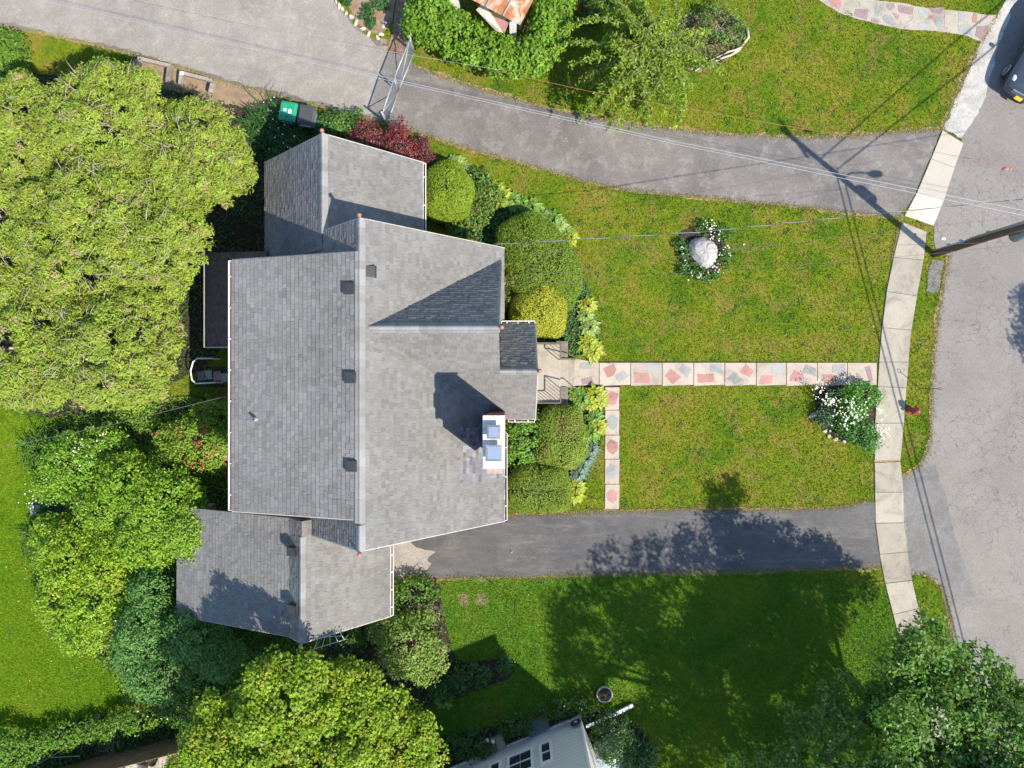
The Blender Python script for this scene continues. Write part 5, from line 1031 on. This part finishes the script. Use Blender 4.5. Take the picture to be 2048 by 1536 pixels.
# ---- rusty shed
def rust():
    m, nt, b = nodes_of('rusty_sheet_metal'); pos = world_pos(nt)
    c = ramp(nt, noise(nt, pos, 1.6, 6, .7, 1.0), [(.38, (.3, .085, .02)), (.5, (.36, .16, .06)), (.62, (.5, .42, .34)), (.75, (.58, .55, .5))])
    nt.links.new(c, b.inputs['Base Color']); b.inputs['Roughness'].default_value = .7; b.inputs['Metallic'].default_value = .15; return m
M['rust'] = rust(); M['peel'] = plain('peeling_paint_board', (.55, .47, .36), .8, var=.3, scale=4)
A, B, C_, D = W(1034, 42, 2.2), W(950, -4, 2.2), W(1000, -120, 2.7), W(1100, -70, 2.7); sh = empty('shed', 'small shed with rusty metal roof behind the hedge', 'shed', W(1020, -30))
def pane(name, q, mat, th=.03):
    mb = MB(); q = [Vector(x) for x in q]; n = (q[1]-q[0]).cross(q[3]-q[0]).normalized()
    if n.z < 0: n = -n
    mb.v = [tuple(x) for x in q]+[tuple(x-n*th) for x in q]; mb.f = [(0, 1, 2, 3), (7, 6, 5, 4), (0, 4, 5, 1), (1, 5, 6, 2), (2, 6, 7, 3), (3, 7, 4, 0)]; mb.t = [None]*6; return part(mb, name, mat, sh)
Rb, Re = W(1040, 50, 2.55), W(945, 0, 2.55); up = W(1098, -60, 2.9)-Rb; sl = (Re-Rb)
for i in range(4):
    a, b = Rb+sl*(i*.36), Rb+sl*(i*.36+.35); pane('roof_sheet', [a, b, b+up, a+up], 'rust'); mb = MB(); mb.beam(b+sl*.005+Vector((0, 0, .02)), b+sl*.005+up+Vector((0, 0, .02)), .05, .06); part(mb, 'seam', 'galv', sh)
pane('fascia_board', [W(952, 20, 2.0), W(992, 62, 2.0), W(1006, 66, 2.15), W(968, 4, 2.15)], 'peel'); pane('fascia_board', [W(985, 32, 2.1), W(1018, 44, 2.1), W(1010, 64, 2.0), W(1000, 60, 2.0)], 'stone_red')
q = W(1026, 60, 1.2); mb = MB(); mb.box((q.x, q.y+.05, 1.0), (.28, .2, 2.0)); part(mb, 'post', 'white', sh); q = W(910, 8, 1.2); mb = MB(); mb.box((q.x, q.y+.1, 1.1), (.35, .25, 2.2)); part(mb, 'post', 'white', sh)
mb = MB(); q0, q1 = W(955, 12, .5), W(1040, 50, .5); mb.prism([(q0.x, q0.y), (q1.x, q1.y), (q1.x+.9, q1.y+2.2), (q0.x+.9, q0.y+2.2)], 0, 1.9); part(mb, 'wall', 'wood', sh)
M['redpaint'] = plain('red_slat_paint', (.33, .035, .03), .5, var=.15)
t = empty('garden_bench', 'red slatted garden bench at the top edge beside the hedge', 'bench', W(1155, 5))
for i in range(6): a = W(1137+i*6.5, -30, .45); b = W(1142+i*6.5, 22, .45); mb = MB(); mb.beam(a, b, .09, .03); part(mb, 'slat', 'redpaint', t)
for x, y in ((1138, 18), (1175, 22), (1138, -25), (1175, -25)): q = W(x, y); mb = MB(); mb.box((q.x, q.y, .22), (.05, .05, .43)); part(mb, 'leg', 'redpaint', t)
mb = MB(); mb.beam(W(1174, -30, .7), W(1176, 26, .7), .05, .05); part(mb, 'armrest', 'redpaint', t)
# ---- driftwood roots edging
t = empty('root_edging', 'pale twisted roots edging the bed under the weeping tree', 'roots', W(1470, 100)); M['rootwood'] = plain('bleached_root', (.42, .34, .26), .85, var=.25, scale=9)
for pts, r in (([(1494, 58), (1497, 75), (1487, 88), (1478, 100), (1462, 110), (1445, 116), (1425, 125), (1405, 133), (1390, 142)], .07), ([(1482, 95), (1470, 100), (1455, 104), (1440, 112), (1418, 122)], .05), ([(1430, 122), (1412, 128), (1396, 128)], .035)):
    mb = MB(); mb.tube([W(x, y, .1+.05*math.sin(i*1.7)) for i, (x, y) in enumerate(pts)], [r*(1-.6*i/len(pts))*random.uniform(.8, 1.2) for i in range(len(pts))], 7); part(mb, 'root', 'rootwood', t, True)
# ---- planter tub
M['tub'] = plain('stone_tub', (.33, .3, .26), .8, var=.12)
p = W(1209, 1389, .35); t = empty('planter_tub', 'round stone coloured planter tub with dark soil on the shaded lawn', 'planter', (p.x, p.y, 0))
mb = MB(); mb.lathe((p.x, p.y, 0), [(.24, 0), (.3, .3), (.34, .36), (.335, .4), (.29, .4), (.28, .32)], 26); part(mb, 'tub', 'tub', t, True); mb = MB(); mb.lathe((p.x, p.y, .3), [(.27, 0), (.285, .05), (.1, .075)], 20); part(mb, 'soil', 'soil', t)
# ---- white pipe hoop by the rear path, stepping stones
p = W(400, 745); t = empty('pipe_hoop', 'white bent pipe hoop at the rear path beside the conifers', 'pipe hoop', p); mb = MB(); mb.tube([W(425, 717, .8), W(395, 717, .9), W(386, 724, .95), W(381, 742, .95), W(384, 760, .95), W(392, 767, .9), W(430, 765, .8)], .03, 8); part(mb, 'pipe', 'white', t, True)
for x, y in ((424, 717), (430, 765)): mb = MB(); q = W(x, y, .8); mb.tube([q, (q.x, q.y, 0)], .028, 8); part(mb, 'leg', 'white', t)
mb = MB(); mb.prism(pxpoly([(395, 735), (460, 732), (462, 775), (390, 775)]), -.03, .015); rpth = struct(mb, 'rear_path', 'soil', 'shaded stepping stone path behind the house')
for i, (x, y, m_) in enumerate(((417, 750, 'stone_grey'), (435, 752, 'stone_red'), (450, 756, 'stone_grey'), (403, 752, 'stone_purple'))): stone(rpth, [(x-8, y-9), (x+7, y-10), (x+8, y+8), (x-7, y+9)], m_, .05, 'stepping_stone')
mb = MB(); mb.prism(pxpoly([(60, 1008), (155, 1005), (155, 1030), (62, 1035)]), -.03, .012); gp = struct(mb, 'garden_path', 'soil', 'stone path entering the flower garden from the back lawn')
for x, m_ in ((72, 'stone_grey'), (98, 'stone_purple'), (115, 'stone_red'), (138, 'stone_grey')): stone(gp, [(x-11, 1010), (x+10, 1009), (x+11, 1028), (x-10, 1030)], m_, .05, 'stepping_stone')
for x, y in ((255, 885), (245, 925), (225, 930), (215, 945)): stone(gp, [(x-10, y-8), (x+9, y-9), (x+10, y+7), (x-8, y+9)], 'stone_purple', .05, 'stepping_stone')
# ---- white trellis leaning at the garage gable
t = empty('trellis', 'white wire trellis leaning below the garage gable', 'trellis', W(655, 1285)); zt_ = 1.2
for a, b in (((634, 1275), (682, 1272)), ((628, 1298), (690, 1279)), ((640, 1268), (627, 1300)), ((652, 1266), (643, 1298)), ((660, 1266), (660, 1292)), ((668, 1266), (676, 1284)), ((678, 1262), (688, 1278))):
    mb = MB(); mb.tube([W(*a, zt_), W(*b, zt_)], .014, 6); part(mb, 'bar', 'white', t)
for c in ((628, 1298), (690, 1279)): q = W(*c, zt_); mb = MB(); mb.tube([q, (q.x, q.y, 0)], .014, 6); part(mb, 'leg', 'white', t)
# ---- board fence bottom left
M['fencewood'] = plain('brown_fence_board', (.15, .082, .035), .8, var=.3, scale=5, bmp=.3)
t = empty('board_fence', 'tall brown board fence at the bottom left corner', 'fence', W(240, 1505)); a, b = W(60, 1548), W(395, 1462); n = 48
for i in range(n):
    p, q = a.lerp(b, i/n), a.lerp(b, (i+.94)/n); mb = MB(); mb.beam((p+q)/2-Vector((0, 0, .05)), (p+q)/2+Vector((0, 0, 1.78+random.uniform(-.01, .01))), (q-p).length, .022, up=((q-p).cross(Vector((0, 0, 1)))).normalized()); part(mb, 'board', 'fencewood', t)
nrm = (b-a).cross(Vector((0, 0, 1))).normalized()
for z in (.4, 1.4): mb = MB(); mb.beam(a+nrm*.045+Vector((0, 0, z)), b+nrm*.045+Vector((0, 0, z)), .05, .09); part(mb, 'rail', 'fencewood', t)
# pots on the patio
for i, (x, y, m_, lb) in enumerate(((232, 1532, 'riser', 'blue grey plant pot on the patio corner'), (252, 1522, 'finial', 'terracotta plant pot on the patio'), (292, 1530, 'bin_black', 'black plant pot on the patio'), (312, 1515, 'soil', 'dark compost tub nearest the board fence'))):
    p = W(x, y); mb = MB(); mb.lathe((p.x, p.y, .02), [(.12, 0), (.19, .3), (.2, .34), (.17, .34), (.16, .28)], 16); tt = tag(mb.build('plant_pot', m_, smooth=True), lb, 'plant pot', 'pots on the patio')
# brush pile with bare twigs
t = empty('brush_pile', 'tangled pile of bare grey twigs beside the board fence', 'brush pile', W(200, 1470)); mb = MB()
for i in range(70):
    c = W(random.gauss(205, 22), random.gauss(1468, 14), .2); a = random.random()*6.28; L = random.uniform(.3, 1.0); d = Vector((math.cos(a), math.sin(a), random.uniform(-.1, .3)))*L; mb.tube([c-d*.5, c+Vector((0, 0, .1)), c+d*.5], [.012, .009, .004], 4)
for pts in ([(40, 1520), (48, 1512), (90, 1520), (140, 1490)], [(35, 1530), (60, 1524), (85, 1540)], [(60, 1536), (100, 1515), (160, 1512)]): mb.tube([W(x, y, .5) for x, y in pts], .018, 5)
o = part(mb, 'twigs', 'bark_pale', t); o['kind'] = 'stuff'
# ---- neighbouring house
M['siding'] = plain('cream_siding', (.6, .57, .5), .7, var=.04, scale=2); M['glass'] = plain('window_glass', (.03, .035, .04), .08, var=.1, spec=.8)
A = W(1160, 1432); dB = (W(925, 1527)-A).normalized(); inw = Vector((dB.y, -dB.x, 0)); inw = inw if inw.y < 0 else -inw
nh = empty('neighbour_house', 'cream sided neighbouring house with white windows at the bottom edge', 'house', A); L, Dp, Hh = 9.5, 7.0, 5.6
mb = MB(); c = A+dB*L/2+inw*Dp/2; mb.prism([tuple((A+dB*s+inw*d_)[:2]) for s, d_ in ((0, 0), (L, 0), (L, Dp), (0, Dp))], -.1, Hh); part(mb, 'wall', 'siding', nh)
mb = MB(); q = lambda s, d_, z: tuple((A+dB*s+inw*d_)[:2])+(z,)
e = [q(-.3, -.3, Hh-.1), q(-.3, Dp+.3, Hh-.1), q(-.3, Dp/2, Hh+2.2)]; f = [q(L+.3, -.3, Hh-.1), q(L+.3, Dp+.3, Hh-.1), q(L+.3, Dp/2, Hh+2.2)]
mb.face([e[0], f[0], f[2], e[2]]); mb.face([f[1], e[1], e[2], f[2]]); mb.face([e[0], e[2], e[1]]); mb.face([f[0], f[1], f[2]]); mb.face([e[0], e[1], f[1], f[0]]); part(mb, 'roof', 'roofdeck', nh)
for i in range(22):                     # clapboard courses
    z = .25+i*.24; mb = MB(); mb.beam(A+dB*.07-inw*.012+Vector((0, 0, z)), A+dB*(L-.02)-inw*.012+Vector((0, 0, z)), .022, .225); part(mb, 'clapboard', 'siding', nh)
mb = MB(); mb.beam(A-inw*.02+dB*.02, A-inw*.02+dB*.02+Vector((0, 0, Hh-.12)), .09, .09, up=tuple(inw)); part(mb, 'corner_board', 'white', nh)
mb = MB(); mb.beam(A-inw*.03+dB*.05+Vector((0, 0, .08)), A-inw*.03+dB*L+Vector((0, 0, .08)), .07, .12); part(mb, 'water_table', 'white', nh)
for s, wd, mull in ((1.62, .34, 0), (2.72, .92, 1), (3.8, .34, 0)):
    cen = A+dB*s-inw*.03; z0, z1 = 1.15, 2.5; mb = MB()
    for k_ in (-1, 1): mb.beam(cen+dB*(k_*(wd/2+.05))+Vector((0, 0, z0-.1)), cen+dB*(k_*(wd/2+.05))+Vector((0, 0, z1+.1)), .1, .08, up=tuple(inw))
    for z in (z0-.05, z1+.05): mb.beam(cen-dB*wd/2+Vector((0, 0, z)), cen+dB*wd/2+Vector((0, 0, z)), .08, .1)
    wn = part(mb, 'window', 'white', nh)
    for (za, zb) in ((z0, (z0+z1)/2-.02), ((z0+z1)/2+.02, z1)):
        for h_ in ((-.5, 0), (0, .5)) if mull else ((-.5, .5),):
            g_ = MB(); g_.beam(cen+dB*(h_[0]*wd+.012)+inw*.01+Vector((0, 0, (za+zb)/2)), cen+dB*(h_[1]*wd-.012)+inw*.01+Vector((0, 0, (za+zb)/2)), .03, zb-za); local(nh, g_.build('pane', 'glass', wn))
    mb = MB(); mb.beam(cen-dB*wd/2-inw*.01+Vector((0, 0, (z0+z1)/2)), cen+dB*wd/2-inw*.01+Vector((0, 0, (z0+z1)/2)), .05, .045); local(nh, mb.build('meeting_rail', 'white', wn))
c = A+dB*.2-inw*.16+Vector((0, 0, .75)); t = empty('hose_reel', 'black coiled hose on the neighbouring house corner', 'hose', c)
for r_ in (.2, .16, .12): mb = MB(); mb.tube([c+dB*math.cos(a)*r_+Vector((0, 0, math.sin(a)*r_*1.1))-inw*(.2-r_)*.6 for a in np.linspace(0, 6.283, 20)], .032, 6); part(mb, 'coil', 'black', t, True)
mb = MB(); mb.box((c.x, c.y, c.z), (.12, .12, .06)); part(mb, 'hanger', 'white', t)
t = empty('downspout', 'white downspout extension pipe lying across the shaded grass', 'downspout', W(1220, 1432)); mb = MB(); mb.beam(W(1172, 1453, .25), W(1235, 1426, .15), .1, .08); part(mb, 'pipe', 'white', t); mb = MB(); mb.beam(W(1232, 1427, .2), W(1266, 1410, .14), .13, .1); part(mb, 'outlet', 'white', t)
t = empty('stoop', 'small concrete stoop with two white lamps at the neighbouring house', 'stoop', W(980, 1487))
for (x0_, x1_, dz) in ((956, 972, .3), (973, 988, .2), (989, 1004, .3)): mb = MB(); mb.prism(pxpoly([(x0_, 1484-(x0_-956)*.4), (x1_, 1484-(x1_-956)*.4), (x1_+9, 1508-(x1_-956)*.4), (x0_+9, 1510-(x0_-956)*.4)]), 0, dz); part(mb, 'step', 'conc', t)
for x, y in ((974, 1481), (986, 1483)): q = W(x, y, .4); mb = MB(); mb.lathe((q.x, q.y, .28), [(.03, 0), (.07, .06), (.085, .14), (.05, .22), (.01, .24)], 12); part(mb, 'oval_stone', 'white', t, True)  # plain white oval stones that give no light
t = empty("cellar_hatch", "green mesh covered cellar hatch against the neighbouring house", "hatch", W(1073, 1450)); mb = MB(); mb.prism(pxpoly([(1050, 1444), (1093, 1428), (1099, 1450), (1060, 1468)]), 0, .28)
M['hatch'] = plain('green_mesh_cover', (.085, .12, .09), .8, var=.3, scale=20); part(mb, 'cover', 'hatch', t)
for i in range(7): f0, f1 = W(1057, 1470, .1).lerp(W(1100, 1452, .1), i/7), W(1057, 1470, .1).lerp(W(1100, 1452, .1), (i+.9)/7); b_ = MB(); b_.beam(f0, f1, .12, .16); part(b_, 'brick', 'brick', t)
p = A+inw*1.9-dB*.5; t = empty('window_well_cover', 'pale blue plastic window well dome beside the neighbouring house', 'window well', p); M['bubble'] = plain('blue_plastic_dome', (.22, .3, .36), .25, var=.05); mb = MB(); mb.lathe((p.x, p.y, 0), [(.75, 0), (.72, .2), (.55, .42), (.3, .55), (.05, .6)], 22); part(mb, 'dome', 'bubble', t, True)
for k_ in range(4): a = k_*math.pi/4; mb = MB(); mb.tube([(p.x+math.cos(a)*r_, p.y+math.sin(a)*r_, z+.008) for r_, z in ((.75, 0), (.72, .2), (.55, .42), (.3, .55), (0, .6), (-.3, .55), (-.55, .42), (-.72, .2), (-.75, 0))], .015, 5); part(mb, 'rib', 'white', t)
# ---- parked car
def car():
    M['carpaint'] = plain('dark_blue_grey_paint', (.035, .042, .055), .18, .0, var=.04, spec=.7); M['rim'] = plain('alloy_rim', (.5, .5, .5), .35, .8, var=.05); M['tyre'] = plain('tyre_rubber', (.02, .02, .02), .85, var=.15); M['plate'] = plain('yellow_plate', (.75, .42, .02), .5, var=.05); M['lampglass'] = plain('headlamp_glass', (.45, .5, .55), .1, var=.05, spec=.8); M['chrome'] = plain('chrome', (.6, .62, .65), .15, .9, var=.03)
    fwd = Vector((-.48, -.88, 0)).normalized(); fc = W(2037, 196, .45); cen = Vector((fc.x, fc.y, 0))-fwd*2.3
    t = empty('parked_car', 'dark blue grey car parked at the top right corner with yellow plate', 'car', cen, None, math.atan2(fwd.y, fwd.x))
    def loft(name, st, mat, sub=2):
        mb = MB(); n = len(st[0][1])
        for x, ring in st: mb.v += [(x, y, z) for y, z in ring]
        for i in range(len(st)-1):
            for j in range(n): mb.f.append((i*n+j, i*n+(j+1) % n, (i+1)*n+(j+1) % n, (i+1)*n+j)); mb.t.append(None)
        mb.f.append(tuple(range(n-1, -1, -1))); mb.t.append(None); mb.f.append(tuple((len(st)-1)*n+j for j in range(n))); mb.t.append(None)
        o = mb.build(name, mat, t, True); s = o.modifiers.new('s', 'SUBSURF'); s.levels = s.render_levels = sub; return o
    def ring(w_, zb, zt, belt, crown=.04): return [(-w_*.82, zb), (-w_*.98, zb+.12), (-w_, belt-.08), (-w_*.94, belt+.02), (-w_*.7, zt-.01), (0, zt+crown), (w_*.7, zt-.01), (w_*.94, belt+.02), (w_, belt-.08), (w_*.98, zb+.12), (w_*.82, zb), (0, zb-.02)]
    loft('body', [(-2.3, ring(.72, .42, .9, .8)), (-2.25, ring(.86, .3, 1.0, .9)), (-1.5, ring(.92, .22, 1.06, .98)), (0, ring(.92, .22, 1.04, .96)), (1.0, ring(.92, .22, 1.03, .95)), (1.5, ring(.92, .22, 1.0, .9)), (2.05, ring(.88, .24, .92, .82)), (2.24, ring(.8, .28, .82, .72)), (2.31, ring(.62, .36, .66, .6, .0))], 'carpaint')
    loft('glasshouse', [(-2.1, [(-.7, .98), (-.66, 1.05), (-.5, 1.1), (.5, 1.1), (.66, 1.05), (.7, .98)]), (-1.7, [(-.8, .98), (-.68, 1.4), (-.52, 1.5), (.52, 1.5), (.68, 1.4), (.8, .98)]), (-.6, [(-.84, .98), (-.7, 1.52), (-.54, 1.6), (.54, 1.6), (.7, 1.52), (.84, .98)]), (.3, [(-.84, .98), (-.7, 1.46), (-.54, 1.53), (.54, 1.53), (.7, 1.46), (.84, .98)]), (1.15, [(-.76, .97), (-.7, 1.0), (-.54, 1.04), (.54, 1.04), (.7, 1.0), (.76, .97)])], 'glass', 1)
    loft('roof', [(-1.6, [(-.62, 1.46), (-.5, 1.51), (.5, 1.51), (.62, 1.46), (.4, 1.42), (-.4, 1.42)]), (-.6, [(-.66, 1.56), (-.52, 1.625), (.52, 1.625), (.66, 1.56), (.4, 1.5), (-.4, 1.5)]), (.3, [(-.64, 1.48), (-.5, 1.55), (.5, 1.55), (.64, 1.48), (.4, 1.44), (-.4, 1.44)])], 'carpaint', 1)
    for x in (1.42, -1.4):
        for s in (-1, 1):
            mb = MB(); mb.tube([(x, s*.74, .33), (x, s*.78, .33), (x, s*.92, .33), (x, s*.945, .33)], [.29, .335, .335, .3], 24); wh = mb.build('wheel', 'tyre', t, True)
            mb = MB(); mb.tube([(x, s*.9, .33), (x, s*.95, .33)], [.21, .2], 20); rm = mb.build('rim', 'chrome' if False else 'black', wh)
            for k_ in range(5):
                a = k_*1.2566; mb = MB(); mb.beam((x, s*.96, .33), (x+math.cos(a)*.2, s*.955, .33+math.sin(a)*.2), .02, .06, up=(0, 1, 0)) ; mb.build('spoke', 'rim', wh)
            mb = MB(); mb.tube([(x+math.cos(a)*.215, s*.945, .33+math.sin(a)*.215) for a in np.linspace(0, 6.283, 22)], .018, 5); mb.build('rim_lip', 'rim', wh, True)
    for s in (-1, 1):
        mb = MB(); mb.lathe((0, 0, 0), [(.02, -1), (.6, -.8), (.95, -.3), (1, 0), (.95, .3), (.6, .8), (.02, 1)], 14); hl = mb.build('headlight', 'lampglass', t, True); hl.location = (2.0, s*.66, .79); hl.scale = (.24, .13, .09); hl.rotation_euler = (s*-.3, .35, s*-.45)
        mb = MB(); mb.beam((1.1, s*.5, 1.045), (2.0, s*.42, .925), .02, .02); mb.build('hood_crease', 'carpaint', t)
        mb = MB(); mb.box((.75, s*1.0, 1.02), (.16, .2, .14)); mb.build('mirror', 'carpaint', t, bevel=.04)
    mb = MB(); mb.box((2.26, 0, .66), (.08, .9, .16)); mb.build('grille', 'black', t, bevel=.02)
    for z in (.59, .66, .735): mb = MB(); mb.box((2.29, 0, z), (.05, .96, .022)); mb.build('grille_bar', 'chrome', t)
    mb = MB(); mb.box((2.335, 0, .47), (.02, .31, .16), Matrix.Rotation(-.5, 3, 'Y')); mb.build('number_plate', 'plate', t)
    for i_ in range(2): mb = MB(); mb.beam((1.05+i_*.05, -.6+i_*.6, 1.06), (1.0, -.1+i_*.6, 1.1), .02, .015); mb.build('wiper', 'black', t)
car()
# small litter and leaves on the street
p = W(1886, 478); mb = MB(); mb.prism([(p.x-.08, p.y-.04), (p.x+.06, p.y-.05), (p.x+.09, p.y+.02), (p.x-.02, p.y+.06), (p.x-.09, p.y+.02)], .024, .05); tag(mb.build('paper_scrap', 'white'), 'white paper scrap on the street near the utility pole', 'litter')
# ================================================================ GRASS BLADES
def blades(name, poly_in, holes, n, box, mat, label, h=.085, wd=.016):
    X = rng.uniform(box[0], box[1], n); Y = rng.uniform(box[2], box[3], n); k_ = np.ones(n, bool)
    if poly_in is not None: k_ &= inside(poly_in, X, Y)
    for q in holes: k_ &= ~inside(q, X, Y)
    X, Y = X[k_], Y[k_]; n = len(X); a = rng.uniform(0, 6.283, n); lean = rng.uniform(.3, 1.1, n); L = h*rng.uniform(.5, 1.25, n); s = np.stack([-np.sin(a), np.cos(a), 0*a], 1)*wd*rng.uniform(.6, 1.5, n)[:, None]
    b = np.stack([X, Y, np.full(n, .002)], 1); tip = b+np.stack([np.cos(a)*L*np.sin(lean), np.sin(a)*L*np.sin(lean), L*np.cos(lean)], 1)
    V = np.stack([b-s, b+s, tip], 1); t = (.85+.4*rng.random((n, 1)))*(1+.25*(rng.random((n, 3))-.5))
    tag(link(name, quads_mesh(name, V, t, mat)), label, None, None, 'stuff'); 
SWP = [W2(*a) for a, b in SW]+[W2(*b) for a, b in SW][::-1]; APP = [W2(*a) for a, b in AP]+[W2(*b) for a, b in AP][::-1]
WALKP = pxpoly([(1145, 716), (1198, 723), (1752, 724), (1752, 770), (1240, 771), (1238, 1018), (1209, 1018), (1209, 775), (1145, 773)]); CRAZY = [(x, y) for x, y, z in cp.v[:len(cp.v)//2]]
holes = [side_poly, lane_r, drive_r, road_r, apron_r, SWP, APP, WALKP, CRAZY, HOUSE_FOOT, back_poly, veg, veg2]+[bed_polys[k_] for k_ in ('west', 'west_south', 'front_north', 'front_south', 'neighbour', 'fence', 'boulder', 'wall_north', 'corner', 'side_south')]
blades('lawn_grass', None, holes, 560000, (-22, 22.5, -16.6, 16.6), 'blade', 'short grass of the front and side lawns')
blades('side_lawn_grass', side_poly, holes[1:], 330000, (-9, 20, -16.6, -7.5), 'blade_side', 'short grass of the greener side lawn')
blades('back_lawn_grass', back_poly, [bed_polys['west_south'], bed_polys['fence']], 260000, (-22.5, -15, -16.6, 0), 'blade_back', 'short lush grass of the back lawn', .07)
# dead straw coloured blades along the asphalt edges
ep = np.array(edge_pts); idx = rng.integers(0, len(ep), 26000); P = ep[idx]+rng.normal(size=(26000, 2))*.075; n = len(P); a = rng.uniform(0, 6.283, n); L = rng.uniform(.04, .11, n); s = np.stack([-np.sin(a), np.cos(a), 0*a], 1)*.009; b = np.stack([P[:, 0], P[:, 1], np.full(n, .024)], 1); tip = b+np.stack([np.cos(a)*L*.8, np.sin(a)*L*.8, L*.45], 1)
tt = np.array([.3, .21, .085])*(.6+.8*rng.random((n, 1))); gm = rng.random(n) < .35; tt[gm] = np.array([.09, .13, .02])*(.7+.6*rng.random((gm.sum(), 1)))
tag(link('straw_edge', quads_mesh('straw_edge', np.stack([b-s, b+s, tip], 1), tt, 'leaf')), 'straw coloured dead grass fringe along the asphalt', None, None, 'stuff')
# broad leaved weeds and clover tufts in the lawns
X = rng.uniform(-21, 21, 900); Y = rng.uniform(-15.5, 15.5, 900); k_ = np.ones(900, bool)
for q in holes[1:]: k_ &= ~inside(q, X, Y)
X, Y = X[k_], Y[k_]; m_ = len(X); ci = np.repeat(np.arange(m_), 16); n = len(ci); P = np.stack([X[ci]+rng.normal(size=n)*.07, Y[ci]+rng.normal(size=n)*.07, .02+.06*rng.random(n)], 1); Nn = unit(np.array([0, 0, 1.])+rng.normal(size=(n, 3))*.4)
tag(link('lawn_weeds', quads_mesh('lawn_weeds', leaf_quads(P, Nn, .08, .04), np.array([.085, .17, .02])*(.7+.6*rng.random((n, 1))), 'leaf')), 'tufts of broad leaved weeds in the lawn', None, None, 'stuff')

# fallen petals and dry leaves lying on the back lawn and the garage roof edge
X = np.concatenate([rng.uniform(-22, -17, 70), rng.uniform(-9, 20, 60)]); Y = np.concatenate([rng.uniform(-14.5, -3, 70), rng.uniform(-15, 12, 60)]); n = len(X)
P = np.stack([X, Y, np.full(n, .085)], 1); Nn = unit(np.array([0, 0, 1.])+rng.normal(size=(n, 3))*.25)
tag(link('fallen_leaves', quads_mesh('fallen_leaves', leaf_quads(P, Nn, .075*(.6+.6*rng.random(n)), .05), np.array([.42, .33, .14])*(.6+.7*rng.random((n, 1))), 'petal')), 'tan fallen leaves and petals scattered on the lawns', None, None, 'stuff')
